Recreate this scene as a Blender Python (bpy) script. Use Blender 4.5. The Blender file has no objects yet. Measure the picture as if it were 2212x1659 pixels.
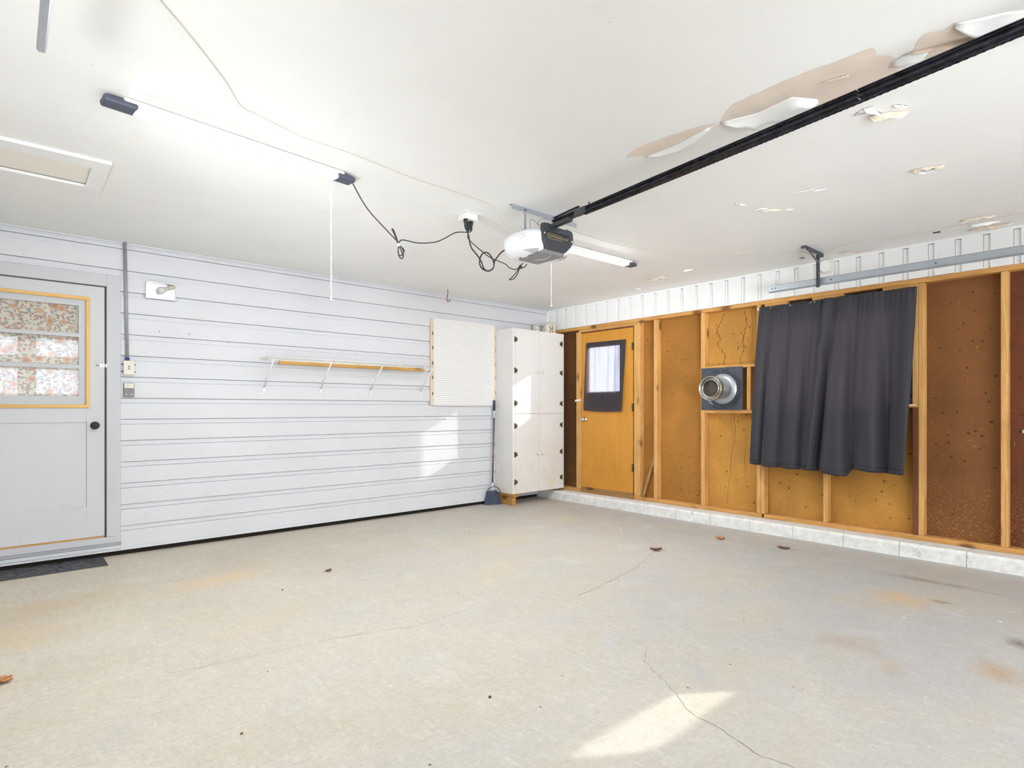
import bpy, bmesh, math, random
from mathutils import Vector, Matrix
random.seed(7)
SC = bpy.context.scene
COL = SC.collection
# ------------------------------------------------------------------ camera
CAMP = Vector((-5.704, -5.708, 1.1674))
cam = bpy.data.cameras.new('camera'); co = bpy.data.objects.new('camera', cam); COL.objects.link(co)
co.location = CAMP; co.rotation_euler = (math.pi/2, 0, math.radians(-41.457))
cam.sensor_width = 36; cam.sensor_fit = 'HORIZONTAL'; cam.lens = 1234.997/2212*36
cam.shift_y = 54.5/2212; cam.clip_start = .02
SC.camera = co
# ------------------------------------------------------------------ world, sun, exposure
W = bpy.data.worlds.new('sky'); SC.world = W; W.use_nodes = True
bg = W.node_tree.nodes['Background']; bg.inputs[0].default_value = (.86, .90, 1.0, 1); bg.inputs[1].default_value = 6.0
sun = bpy.data.lights.new('sun', 'SUN'); sun.energy = 17.0; sun.angle = math.radians(.4); sun.color = (1, .97, .92)
so = bpy.data.objects.new('sun', sun); COL.objects.link(so)
SUND = Vector((-1.72, 1, -.88)).normalized()
so.rotation_euler = SUND.to_track_quat('-Z', 'Y').to_euler()
def area(name, loc, target, sx, sy, power, col=(1, 1, 1)):
    l = bpy.data.lights.new(name, 'AREA'); l.shape = 'RECTANGLE'; l.size = sx; l.size_y = sy; l.energy = power; l.color = col
    o = bpy.data.objects.new(name, l); COL.objects.link(o); o.location = loc
    o.rotation_euler = (Vector(target)-Vector(loc)).to_track_quat('-Z', 'Y').to_euler(); return o
WH = (.94, .966, 1)
area('fill_back', (-3.4, -7.9, 1.3), (-3.0, 0, 1.45), 5.0, 2.2, 150, WH)  # added fill lamp behind the camera, not daylight from an open door
for nm, loc, tg, pw, sp in (('fill_left', (-7.2, -6.0, .15), (-4.6, -.9, 3.0), 24, 45), ('fill_siding', (-5.0, -7.9, .9), (0, -2.0, 2.4), 9, 28), ('fill_far', (-7.3, -3.2, .1), (-2.2, -1.0, 2.9), 14, 40)):  # added uplights out of view, they brighten the ceiling and upper siding
    area(nm, loc, tg, 1.8, 1.2, pw, WH).data.spread = math.radians(sp)
vs = SC.view_settings; SC.display_settings.display_device = 'sRGB'
vs.view_transform = 'Standard'; vs.look = 'None'; vs.gamma = 1; vs.use_curve_mapping = False; vs.exposure = 0.22

# ------------------------------------------------------------------ materials
def lin(c):
    return tuple(((v/255)/12.92 if v/255 <= .04045 else ((v/255+.055)/1.055)**2.4) for v in c) + (1,)
class N:
    """small node helper"""
    def __init__(s, name):
        s.m = bpy.data.materials.new(name); s.m.use_nodes = True; s.t = s.m.node_tree; s.b = s.t.nodes['Principled BSDF']
        s.out = s.t.nodes['Material Output']
        s.pos = s.t.nodes.new('ShaderNodeNewGeometry').outputs['Position']
    def new(s, k, **kw):
        n = s.t.nodes.new(k)
        for a, v in kw.items(): setattr(n, a, v)
        return n
    def L(s, a, b): s.t.links.new(a, b)
    def map(s, scale=(1, 1, 1), loc=(0, 0, 0), rot=(0, 0, 0), src=None):
        n = s.new('ShaderNodeMapping'); s.L(src or s.pos, n.inputs[0]); n.inputs['Scale'].default_value = scale
        n.inputs['Location'].default_value = loc; n.inputs['Rotation'].default_value = rot; return n.outputs[0]
    def noise(s, vec, scale, detail=4, rough=.55, dist=0):
        n = s.new('ShaderNodeTexNoise'); s.L(vec, n.inputs['Vector']); n.inputs['Scale'].default_value = scale
        n.inputs['Detail'].default_value = detail; n.inputs['Roughness'].default_value = rough; n.inputs['Distortion'].default_value = dist
        return n.outputs[0]
    def vor(s, vec, scale, out='Distance'):
        n = s.new('ShaderNodeTexVoronoi'); s.L(vec, n.inputs['Vector']); n.inputs['Scale'].default_value = scale; return n.outputs[out]
    def rng(s, v, a, b, c=0, d=1):
        n = s.new('ShaderNodeMapRange'); s.L(v, n.inputs[0])
        for i, x in enumerate((a, b, c, d)): n.inputs[i+1].default_value = x
        return n.outputs[0]
    def mix(s, f, a, b):
        n = s.new('ShaderNodeMix', data_type='RGBA')
        if isinstance(f, (int, float)): n.inputs[0].default_value = f
        else: s.L(f, n.inputs[0])
        for i, x in ((6, a), (7, b)):
            if isinstance(x, tuple): n.inputs[i].default_value = x if len(x) == 4 else lin(x)
            else: s.L(x, n.inputs[i])
        return n.outputs[2]
    def math(s, op, a, b=0):
        n = s.new('ShaderNodeMath', operation=op)
        for i, x in ((0, a), (1, b)):
            if isinstance(x, (int, float)): n.inputs[i].default_value = x
            else: s.L(x, n.inputs[i])
        return n.outputs[0]
    def bump(s, h, strength=.3, dist=.01):
        n = s.new('ShaderNodeBump'); s.L(h, n.inputs['Height']); n.inputs['Strength'].default_value = strength; n.inputs['Distance'].default_value = dist
        s.L(n.outputs[0], s.b.inputs['Normal'])
    def fin(s, col, rough=.6, metal=0, spec=.5):
        if isinstance(col, tuple): s.b.inputs['Base Color'].default_value = lin(col) if len(col) == 3 else col
        else: s.L(col, s.b.inputs['Base Color'])
        if isinstance(rough, (int, float)): s.b.inputs['Roughness'].default_value = rough
        else: s.L(rough, s.b.inputs['Roughness'])
        s.b.inputs['Metallic'].default_value = metal; s.b.inputs['Specular IOR Level'].default_value = spec
        return s.m
def plain(name, col, rough=.6, metal=0, var=.06, scale=30, bump=0, spec=.5):
    n = N(name); f = n.rng(n.noise(n.pos, scale, 3), .3, .7)
    d = tuple(max(0, c*(1-var)) for c in col); l = tuple(min(255, c*(1+var*.5)) for c in col)
    if bump: n.bump(n.noise(n.pos, scale*4, 2), bump, .003)
    return n.fin(n.mix(f, d, l), rough, metal, spec)
def painted(name, col, dirt, dcol=(150, 135, 105), spk=.0):
    n = N(name)
    c = n.mix(n.rng(n.noise(n.pos, 1.3, 4), .3, .7), tuple(v*.975 for v in col), col)
    c = n.mix(n.math('MULTIPLY', n.rng(n.noise(n.pos, 9, 6, .7), .60, .8), dirt), c, dcol)
    v = n.vor(n.pos, 6.5); sp = n.rng(v, .035, .02)
    gate = n.rng(n.noise(n.pos, 3, 2), .52, .56)
    c = n.mix(n.math('MULTIPLY', n.math('MULTIPLY', sp, gate), spk), c, (110, 95, 70))
    n.bump(n.noise(n.map((60, 60, 60)), 2, 3), .08, .004)
    return n.fin(c, .55, 0, .3)
def wood(name, base, dark, axis, sc=1.0, knots=True, rough=.6):
    n = N(name); s = [26*sc]*3; s[axis] = 1.6*sc
    v = n.map(tuple(s))
    g = n.noise(v, 1.5, 6, .6, .8)
    c = n.mix(n.rng(g, .35, .68), base, tuple((a+b)/2 for a, b in zip(base, dark)))
    fine = n.noise(n.map(tuple(6*k for k in s)), 2, 3)
    c = n.mix(n.math('MULTIPLY', n.rng(fine, .5, .8), .5), c, dark)
    c = n.mix(n.rng(n.noise(n.pos, 1.7, 2), .35, .65, 0, .35), c, tuple(min(255, a*1.1) for a in base))
    if knots:
        k = [7.0]*3; k[axis] = 3.2
        d = n.vor(n.map(tuple(k)), 1.0); kk = n.rng(d, .27, .12)
        gate = n.rng(n.noise(n.pos, 2.3, 1), .46, .52)
        c = n.mix(n.math('MULTIPLY', n.math('MULTIPLY', kk, gate), .8), c, (88, 52, 22))
    n.bump(fine, .15, .002)
    return n.fin(c, rough, 0, .25)
def fibre(name, base, seed):
    n = N(name); p = n.map((1, 1, 1), (seed, seed*.7, seed*1.3))
    c = n.mix(n.rng(n.noise(p, 1.6, 5), .3, .7), tuple(v*.88 for v in base), tuple(min(255, v*1.1) for v in base))
    c = n.mix(n.rng(n.noise(p, 160, 2), .45, .75, 0, .5), c, tuple(v*.6 for v in base))
    fl = n.noise(n.map((1, 26, 5), (seed, seed, 0)), 3.1, 3, .6, 1.5)
    c = n.mix(n.rng(fl, .67, .74, 0, .45), c, (222, 168, 90))
    fl2 = n.noise(n.map((1, 9, 40), (0, seed, seed)), 1.2, 3, .6, .6)
    c = n.mix(n.rng(fl2, .69, .75, 0, .4), c, (215, 165, 92))
    v = n.vor(n.map((9, 9, 9), (seed, 0, 0)), 1.0)
    c = n.mix(n.rng(v, .10, .05, 0, .7), c, tuple(k*.45 for k in base))
    zz = n.new('ShaderNodeSeparateXYZ'); n.L(n.pos, zz.inputs[0])
    low = n.math('MULTIPLY', n.rng(zz.outputs[2], .75, .12), n.rng(n.noise(n.map((1, 30, 30)), 2, 4, .7), .52, .68))
    c = n.mix(n.math('MULTIPLY', low, .45), c, (214, 172, 104))
    n.bump(n.noise(p, 120, 3), .25, .003)
    return n.fin(c, .75, 0, .2)

M = {}
M['siding'] = painted('siding_paint', (219, 221, 225), .30, (178, 172, 160), .75)
M['grime'] = plain('seam_grime', (128, 120, 106), .9, 0, .2, 20)
M['casing'] = painted('casing_paint', (203, 205, 208), .25, (160, 158, 155), 0)
M['doorpaint'] = painted('door_paint', (210, 212, 214), .25, (165, 165, 165), .3)
M['ceiling'] = painted('ceiling_paint', (243, 243, 241), .10, (205, 198, 184), .25)
M['vsiding'] = painted('vertical_siding_paint', (244, 244, 243), .35, (190, 176, 150), .3)
M['white'] = plain('white_paint', (235, 234, 230), .5, 0, .03)
M['whitewire'] = plain('white_vinyl_wire', (240, 240, 236), .4, 0, .02)
M['cream'] = plain('cream_plastic', (226, 222, 208), .45, 0, .03)
M['grey_plastic'] = plain('grey_plastic', (128, 128, 128), .5)
M['black'] = plain('black_rubber', (34, 35, 38), .5, 0, .1)
M['cord'] = plain('black_cord', (38, 38, 42), .4, 0, .1)
M['slate'] = plain('slate_housing', (72, 76, 92), .45, 0, .06)
M['opblack'] = plain('charcoal_plastic', (58, 61, 66), .4, 0, .06)
M['opgrey'] = plain('grey_steel_cover', (140, 140, 142), .45, .2, .05)
M['lens'] = plain('white_lens', (238, 240, 244), .3, 0, .02)
M['gold'] = plain('gold_print', (176, 150, 96), .5, 0, .05)
M['hinge'] = plain('aged_brass_hinge', (96, 88, 62), .45, .6, .25, 90)
M['chrome'] = plain('chrome', (225, 226, 228), .18, 1, .04)
M['steel'] = plain('galvanised_steel', (176, 182, 188), .36, .5, .05, 5)
M['pipe'] = plain('stainless_pipe', (210, 208, 202), .22, 1, .06, 8)
M['flue'] = plain('dark_flue_inside', (70, 62, 54), .6, .3, .35, 9)  # inside of the pipe, darker than the outer steel
M['blackmetal'] = plain('black_steel_plate', (88, 94, 104), .34, .55, .10, 14)
M['darksteel'] = plain('dark_steel', (84, 88, 94), .45, .5, .25, 40)
M['rail'] = plain('black_painted_rail', (52, 53, 60), .32, .4, .6, 28)
M['red'] = plain('red_vinyl', (170, 40, 44), .5)
M['blue'] = plain('blue_plastic', (60, 78, 140), .5)
M['bristle'] = plain('navy_bristles', (66, 78, 98), .8, 0, .35, 160, .4)
M['navy'] = plain('navy_plastic', (44, 52, 74), .45)
M['greypole'] = plain('worn_steel_pole', (128, 112, 108), .45, .5, .25, 25)
M['dark'] = plain('gap_shade', (30, 25, 20), .9, 0, .2)
M['ringwood'] = wood('bare_trim_wood', (236, 196, 126), (205, 150, 80), 2, 1, False)
M['studv'] = wood('pine_stud', (222, 174, 108), (152, 102, 50), 2)
M['studh'] = wood('pine_plate', (214, 162, 96), (148, 98, 46), 1)
M['cleat'] = wood('amber_cleat', (224, 178, 104), (180, 126, 66), 0)
M['redwood'] = wood('redwood_stud', (122, 74, 50), (70, 40, 26), 2)
M['doorwood'] = wood('varnished_door_veneer', (210, 150, 62), (186, 120, 40), 2, 1.4, False, .4)
M['sillwood'] = wood('worn_threshold', (168, 128, 82), (110, 78, 44), 1)
M['crate'] = wood('rough_block', (200, 150, 88), (140, 95, 45), 1)
M['leafA'] = plain('dry_leaf', (196, 140, 92), .7, 0, .25, 60)
M['leafB'] = plain('dark_dry_leaf', (120, 84, 58), .7, 0, .3, 60)
M['tan'] = plain('bare_gypsum', (228, 214, 200), .8, 0, .06, 5)
M['tan2'] = plain('flake_underside', (222, 206, 186), .8, 0, .12, 20)
M['peg'] = None
def mk_peg():
    n = N('pegboard_white'); s = n.new('ShaderNodeSeparateXYZ'); n.L(n.pos, s.inputs[0])
    p = .0254
    fx = n.math('SUBTRACT', n.math('FRACT', n.math('DIVIDE', n.math('ADD', s.outputs[0], 10), p)), .5)
    fz = n.math('SUBTRACT', n.math('FRACT', n.math('DIVIDE', s.outputs[2], p)), .5)
    r = n.math('ADD', n.math('MULTIPLY', fx, fx), n.math('MULTIPLY', fz, fz))
    c = n.mix(n.rng(r, .028, .018), (238, 238, 236), (120, 116, 108))
    M['peg'] = n.fin(c, .35, 0, .4)
mk_peg()
def mk_cab():
    n = N('cabinet_enamel'); s = n.new('ShaderNodeSeparateXYZ'); n.L(n.pos, s.inputs[0])
    c = n.mix(n.rng(n.noise(n.pos, 2, 4), .3, .7), (228, 227, 224), (235, 234, 232))
    low = n.math('MULTIPLY', n.rng(s.outputs[2], .8, .05), n.rng(n.noise(n.pos, 5, 5, .7), .42, .65))
    c = n.mix(n.math('MULTIPLY', low, .5), c, (220, 206, 164))
    c = n.mix(n.rng(n.vor(n.pos, 9), .06, .03, 0, .35), c, (190, 176, 140))
    M['cab'] = n.fin(c, .4, 0, .4)
mk_cab()
def mk_floor():
    n = N('stained_concrete'); p = n.pos
    s = n.new('ShaderNodeSeparateXYZ'); n.L(p, s.inputs[0])
    # warm bare slab towards the house wall, greyer towards the right: one slow blend, broken by noise
    g = n.math('ADD', n.math('MULTIPLY', s.outputs[0], -.16), n.math('MULTIPLY', s.outputs[1], .13))
    g = n.math('ADD', g, n.math('MULTIPLY', n.noise(p, .7, 4), .9))
    f = n.rng(g, .15, 1.25)
    c = n.mix(f, (182, 181, 179), (212, 200, 180))
    c = n.mix(n.rng(n.noise(n.map((1, 1.6, 1)), 1.1, 6, .65), .45, .72, 0, .75), c, (196, 186, 166))
    c = n.mix(n.rng(n.noise(n.map((1.5, 1, 1), (9, 3, 0)), 1.6, 6, .7), .55, .74, 0, .5), c, (188, 190, 194))
    c = n.mix(n.rng(n.noise(n.map((1, 1, 1), (4, 1, 0)), 2.3, 5, .6), .58, .76, 0, .45), c, (220, 217, 208))
    c = n.mix(n.rng(n.noise(n.map((6, 1.2, 1), (0, 0, 0), (0, 0, .75)), 5, 5, .65), .5, .75, 0, .35), c, (178, 170, 154))
    c = n.mix(n.rng(n.noise(p, 60, 4, .7), .42, .75, 0, .42), c, (162, 157, 147))
    brk = n.rng(n.noise(n.map((1, 3, 1), rot=(0, 0, .7)), 22, 5, .75), .36, .58, .55, 1)
    c = n.mix(n.rng(n.noise(n.map((1, 3.5, 1), rot=(0, 0, .7)), 18, 6, .75), .5, .72, 0, .4), c, (160, 155, 146))
    c = n.mix(n.rng(n.noise(n.map((3.5, 1, 1), (3, 7, 0), rot=(0, 0, .7)), 14, 6, .75), .55, .74, 0, .45), c, (228, 226, 218))
    nz = n.math('MULTIPLY', n.math('SUBTRACT', n.noise(n.map((1, 2.2, 1), rot=(0, 0, .7)), 6, 7, .72), .5), 2.6)
    for (x, y, rx, ry, rot, col, st) in [
        (-.86, -4.62, .055, .26, .1, (150, 128, 102), .85), (-1.32, -4.80, .035, .06, 0, (96, 90, 84), .8),
        (-1.42, -4.62, .16, .20, .3, (212, 172, 112), .7), (-1.7, -4.45, .14, .2, .3, (196, 178, 146), .5),
        (-2.45, -4.65, .12, .14, .2, (172, 148, 124), .75), (-1.80, -5.23, .08, .06, .4, (92, 76, 60), .8),
        (-2.30, -5.22, .16, .10, .5, (176, 140, 92), .7), (-4.55, -1.29, .35, .14, .2, (226, 188, 130), .6),
        (-4.35, -1.0, .3, .16, .2, (196, 180, 150), .55), (-5.5, -1.2, .4, .2, .1, (196, 172, 128), .6), (-5.75, -1.7, .3, .25, .1, (206, 178, 128), .55),
        (-4.55, -2.32, .34, .14, .3, (198, 180, 150), .5), (-3.37, -3.8, .10, .05, .5, (190, 194, 204), .6),
        (-3.2, -4.6, .22, .10, .6, (186, 186, 188), .5), (-4.26, -3.4, .14, .1, 0, (188, 190, 186), .5),
        (-2.6, -4.87, .12, .06, .4, (176, 152, 118), .55), (-3.35, -4.35, .12, .05, .7, (172, 174, 178), .6),
        (-2.9, -2.4, .5, .2, .5, (208, 190, 158), .5), (-2.2, -1.7, .5, .25, .6, (206, 188, 158), .45), (-1.2, -1.4, .4, .25, .5, (204, 186, 158), .45),
        (-.55, -4.5, .2, .9, 0, (182, 168, 148), .5), (-1.9, -2.9, .12, .06, .2, (190, 188, 184), .5)]:
        m = n.map((1/rx, 1/ry, 1), src=None); mp = n.new('ShaderNodeMapping', vector_type='TEXTURE'); n.L(p, mp.inputs[0])
        mp.inputs['Location'].default_value = (x, y, -.04); mp.inputs['Rotation'].default_value = (0, 0, rot); mp.inputs['Scale'].default_value = (rx, ry, 1)
        ln = n.new('ShaderNodeVectorMath', operation='LENGTH'); n.L(mp.outputs[0], ln.inputs[0])
        d = n.math('ADD', ln.outputs[1], nz)
        c = n.mix(n.math('MULTIPLY', n.rng(d, 1.35, -.1, 0, st), brk), c, col)
    v = n.vor(p, 3.2); c = n.mix(n.math('MULTIPLY', n.rng(v, .05, .03), n.rng(n.noise(p, 2, 1), .5, .53)), c, (246, 245, 240))
    v = n.vor(n.map((1, 1, 1), (5, 8, 0)), 7); c = n.mix(n.math('MULTIPLY', n.rng(v, .05, .03), n.rng(n.noise(p, 1.5, 1), .5, .53)), c, (104, 92, 78))
    n.bump(n.noise(p, 45, 6, .7), .12, .004)
    M['floor'] = n.fin(c, n.rng(n.noise(p, 4, 4), .3, .7, .45, .68), 0, .35)
mk_floor()
def mk_kerb():
    n = N('whitewashed_block'); p = n.pos
    c = n.mix(n.rng(n.noise(p, 14, 6, .7), .35, .7), (248, 248, 246), (224, 222, 216))
    c = n.mix(n.rng(n.noise(p, 6, 6, .75), .60, .72, 0, .6), c, (168, 160, 146))
    n.bump(n.noise(p, 40, 6, .75), .7, .012)
    M['kerb'] = n.fin(c, .85, 0, .2)
mk_kerb()
def cloth(name, col, trans, tcol, transp=0, weave=900, sheen=0, folds=False):
    n = N(name); t = n.t
    w = n.noise(n.pos, weave, 2)
    c = n.mix(n.rng(w, .35, .65), tuple(v*.8 for v in col), tuple(min(255, v*1.2) for v in col))
    n.fin(c, .62, 0, .35)
    n.b.inputs['Sheen Weight'].default_value = sheen
    sh = n.b.outputs[0]
    if trans:
        tr = n.new('ShaderNodeBsdfTranslucent'); tr.inputs[0].default_value = lin(tcol)
        mx = n.new('ShaderNodeMixShader'); mx.inputs[0].default_value = trans; n.L(sh, mx.inputs[1]); n.L(tr.outputs[0], mx.inputs[2]); sh = mx.outputs[0]
    if transp:
        tp = n.new('ShaderNodeBsdfTransparent'); tp.inputs[0].default_value = (.94, .92, 1, 1)
        mx = n.new('ShaderNodeMixShader'); mx.inputs[0].default_value = transp; n.L(sh, mx.inputs[1]); n.L(tp.outputs[0], mx.inputs[2]); sh = mx.outputs[0]
        if folds: n.L(n.rng(n.noise(n.map((1, 16, .35)), 1.3, 3, .6), .36, .5, transp*.5, transp), mx.inputs[0])
    n.L(sh, n.out.inputs[0]); return n.m
M['curtain'] = cloth('charcoal_curtain', (53, 52, 58), .12, (160, 135, 150), .015, 500, .15)
M['sheer'] = cloth('thin_black_curtain', (44, 48, 60), .08, (170, 160, 190), .15, 700, .1, True)
def mk_floral():
    n = N('floral_cotton'); p = n.pos
    q = n.new('ShaderNodeVectorMath', operation='ADD'); n.L(p, q.inputs[0])
    nn = n.new('ShaderNodeTexNoise'); n.L(p, nn.inputs['Vector']); nn.inputs['Scale'].default_value = 26
    sc = n.new('ShaderNodeVectorMath', operation='SCALE'); n.L(nn.outputs['Color'], sc.inputs[0]); sc.inputs['Scale'].default_value = .018
    n.L(sc.outputs[0], q.inputs[1]); d = q.outputs[0]
    c = (250, 236, 218)
    c = n.mix(n.rng(n.vor(n.map((1, .01, 1.6), (2, 0, 1), src=d), 34), .46, .34, 0, .75), c, (150, 166, 170))
    c = n.mix(n.rng(n.vor(n.map((1.5, .01, 1), (7, 0, 3), src=d), 30), .44, .32, 0, .7), c, (204, 140, 128))
    fl = n.vor(n.map((1, .01, 1), src=d), 13)
    c = n.mix(n.rng(fl, .44, .34, 0, .85), c, (236, 188, 150)); c = n.mix(n.rng(fl, .28, .2, 0, .8), c, (222, 150, 118))
    n.fin(c, .8, 0, .1)
    tr = n.new('ShaderNodeBsdfTranslucent'); n.L(c, tr.inputs[0])
    mx = n.new('ShaderNodeMixShader'); mx.inputs[0].default_value = .12; n.L(n.b.outputs[0], mx.inputs[1]); n.L(tr.outputs[0], mx.inputs[2])
    tp = n.new('ShaderNodeBsdfTransparent'); tp.inputs[0].default_value = (.85, .9, 1, 1)
    mm = n.new('ShaderNodeMixShader'); n.L(n.rng(n.noise(n.map((90, .01, 260)), 2, 3), .35, .65, .02, .10), mm.inputs[0])
    n.L(mx.outputs[0], mm.inputs[1]); n.L(tp.outputs[0], mm.inputs[2]); n.L(mm.outputs[0], n.out.inputs[0]); M['floral'] = n.m
mk_floral()
def mk_glass():
    n = N('window_glass'); tp = n.new('ShaderNodeBsdfTransparent'); tp.inputs[0].default_value = (.93, .95, .95, 1)
    gl = n.new('ShaderNodeBsdfGlossy'); gl.inputs[1].default_value = .02; fr = n.new('ShaderNodeFresnel'); fr.inputs[0].default_value = 1.3
    mx = n.new('ShaderNodeMixShader'); n.L(fr.outputs[0], mx.inputs[0]); n.L(tp.outputs[0], mx.inputs[1]); n.L(gl.outputs[0], mx.inputs[2])
    n.L(mx.outputs[0], n.out.inputs[0]); M['glass'] = n.m
mk_glass()
def mk_led():
    n = N('led_diffuser'); n.fin((250, 252, 255), .4)
    n.b.inputs['Emission Color'].default_value = (.93, .97, 1, 1); n.b.inputs['Emission Strength'].default_value = 155; M['led'] = n.m
mk_led()
def mk_mat():
    n = N('ribbed_rubber_mat'); p = n.map((24, 62, 1), rot=(0, 0, .0))
    w = n.noise(p, 1.0, 2, .5, .6)
    c = n.mix(n.rng(w, .42, .6), (22, 24, 28), (104, 106, 110)); c = n.mix(n.rng(n.noise(n.pos, 30, 4), .66, .74, 0, .6), c, (170, 160, 145))
    n.bump(w, .8, .01); M['mat'] = n.fin(c, .7)
mk_mat()
M['matedge'] = plain('mat_border', (70, 72, 74), .7, 0, .2, 30)
M['bag'] = plain('off_white_fabric', (224, 220, 204), .8, 0, .12, 40, .3)
M['crack'] = plain('crack_dirt', (138, 126, 110), .9, 0, .3, 30)
M['stain'] = plain('water_stain', (136, 86, 46), .8, 0, .3, 60)
M['void'] = plain('plenum_dark', (66, 60, 52), .9, 0, .3, 50)

# ------------------------------------------------------------------ geometry helpers
class MB:
    def __init__(s): s.v = []; s.f = []; s.sm = []; s.mi = []; s.k = 0
    def add(s, vs, fs, sm=False, mi=0):
        o = len(s.v); s.v += [Vector(v) for v in vs]; s.f += [tuple(i+o for i in f) for f in fs]; s.sm += [sm]*len(fs); s.mi += [mi]*len(fs); return s
    def box(s, x0, x1, y0, y1, z0, z1, mi=0):
        x0, x1 = sorted((x0, x1)); y0, y1 = sorted((y0, y1)); z0, z1 = sorted((z0, z1))
        vs = [(x, y, z) for z in (z0, z1) for y in (y0, y1) for x in (x0, x1)]
        return s.add(vs, [(0, 2, 3, 1), (4, 5, 7, 6), (0, 1, 5, 4), (2, 6, 7, 3), (0, 4, 6, 2), (1, 3, 7, 5)], False, mi)
    def obox(s, c, d, a, b, la, lb, lc):
        """box centred c, axes a,b (unit) and a x b, half sizes"""
        a = Vector(a).normalized(); b = Vector(b); b = (b-a*b.dot(a)).normalized(); w = a.cross(b); c = Vector(c)
        vs = [c+a*i*la+b*j*lb+w*k*lc for k in (-1, 1) for j in (-1, 1) for i in (-1, 1)]
        return s.add(vs, [(0, 2, 3, 1), (4, 5, 7, 6), (0, 1, 5, 4), (2, 6, 7, 3), (0, 4, 6, 2), (1, 3, 7, 5)])
    def bar(s, p0, p1, w, h, up=(0, 0, 1)):
        p0 = Vector(p0); p1 = Vector(p1); return s.obox((p0+p1)/2, 0, p1-p0, up, (p1-p0).length/2, h/2, w/2)
    def tube(s, pts, r, seg=8, closed=False):
        pts = [Vector(p) for p in pts]; n = len(pts); rs = r if isinstance(r, (list, tuple)) else [r]*n
        vs = []; up = None
        for i, p in enumerate(pts):
            a = pts[(i-1) % n] if (i > 0 or closed) else p; b = pts[(i+1) % n] if (i < n-1 or closed) else p
            t = (b-a).normalized()
            if up is None: up = Vector((0, 0, 1)) if abs(t.z) < .9 else Vector((1, 0, 0))
            up = (up-t*up.dot(t)); up = up.normalized() if up.length > 1e-6 else t.orthogonal().normalized()
            w = t.cross(up)
            vs += [p+(up*math.cos(2*math.pi*k/seg)+w*math.sin(2*math.pi*k/seg))*rs[i] for k in range(seg)]
        fs = []
        for i in range(n if closed else n-1):
            j = (i+1) % n
            fs += [(i*seg+k, i*seg+(k+1) % seg, j*seg+(k+1) % seg, j*seg+k) for k in range(seg)]
        s.add(vs, fs, True)
        if not closed:
            o = len(s.v)-len(vs); s.f += [tuple(o+k for k in range(seg))[::-1], tuple(o+(n-1)*seg+k for k in range(seg))]; s.sm += [False, False]; s.mi += [0, 0]
        return s
    def lathe(s, prof, o, axis, seg=32):
        """prof: (radius, distance along axis)"""
        ax = Vector(axis).normalized(); a = ax.orthogonal().normalized(); b = ax.cross(a); o = Vector(o)
        vs = [o+ax*d+(a*math.cos(2*math.pi*k/seg)+b*math.sin(2*math.pi*k/seg))*r for r, d in prof for k in range(seg)]
        fs = [(i*seg+k, i*seg+(k+1) % seg, (i+1)*seg+(k+1) % seg, (i+1)*seg+k) for i in range(len(prof)-1) for k in range(seg)]
        s.add(vs, fs, True); o_ = len(s.v)-len(vs)
        for i in (0, len(prof)-1):
            if prof[i][0] > 1e-5: s.f.append(tuple(o_+i*seg+k for k in range(seg))[::(-1 if i == 0 else 1)]); s.sm.append(False); s.mi.append(0)
        return s
    def grid(s, fn, nu, nv, sm=True):
        vs = [fn(i/nu, j/nv) for j in range(nv+1) for i in range(nu+1)]
        return s.add(vs, [(j*(nu+1)+i, j*(nu+1)+i+1, (j+1)*(nu+1)+i+1, (j+1)*(nu+1)+i) for j in range(nv) for i in range(nu)], sm)
    def prism(s, poly, d):
        """poly: list of 3d points, extruded by vector d"""
        d = Vector(d); n = len(poly); p = [Vector(v) for v in poly]
        return s.add(p+[v+d for v in p], [tuple(range(n))[::-1], tuple(range(n, 2*n))]+[(i, (i+1) % n, n+(i+1) % n, n+i) for i in range(n)])
    def build(s, name, mats, parent=None, bevel=0, solid=0, sub=0):
        if not isinstance(mats, (list, tuple)): mats = [mats]
        lo = [min(v[i] for v in s.v) for i in range(3)]; hi = [max(v[i] for v in s.v) for i in range(3)]
        org = Vector(((lo[0]+hi[0])/2, (lo[1]+hi[1])/2, lo[2]))
        me = bpy.data.meshes.new(name); me.from_pydata([v-org for v in s.v], [], s.f)
        for i, p in enumerate(me.polygons): p.use_smooth = s.sm[i]; p.material_index = s.mi[i]
        for m in mats: me.materials.append(m)
        bm = bmesh.new(); bm.from_mesh(me); bmesh.ops.recalc_face_normals(bm, faces=bm.faces); bm.to_mesh(me); bm.free()
        o = bpy.data.objects.new(name, me); COL.objects.link(o)
        o.location = org-wloc(parent) if parent else org
        if parent: o.parent = parent
        if solid: m = o.modifiers.new('s', 'SOLIDIFY'); m.thickness = solid; m.offset = 0
        if bevel: m = o.modifiers.new('b', 'BEVEL'); m.width = bevel; m.segments = 2; m.limit_method = 'ANGLE'
        if sub: m = o.modifiers.new('u', 'SUBSURF'); m.levels = m.render_levels = sub
        return o
def wloc(o):
    v = Vector((0, 0, 0))
    while o: v = v+Vector(o.location); o = o.parent
    return v
def tag(o, label=None, cat=None, group=None, kind=None):
    for k, v in (('label', label), ('category', cat), ('group', group), ('kind', kind)):
        if v: o[k] = v
    return o
def empty(name, loc, **kw):
    o = bpy.data.objects.new(name, None); o.empty_display_size = .05; COL.objects.link(o); o.location = loc; return tag(o, **kw)
def B(name, m, x0, x1, y0, y1, z0, z1, parent=None, bevel=0):
    return MB().box(x0, x1, y0, y1, z0, z1).build(name, m, parent, bevel)
def inst(src, dloc, parent):
    o = bpy.data.objects.new(src.name.split('.')[0], src.data); COL.objects.link(o)
    o.parent = parent; o.location = Vector(src.location)+Vector(dloc); return o
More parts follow.
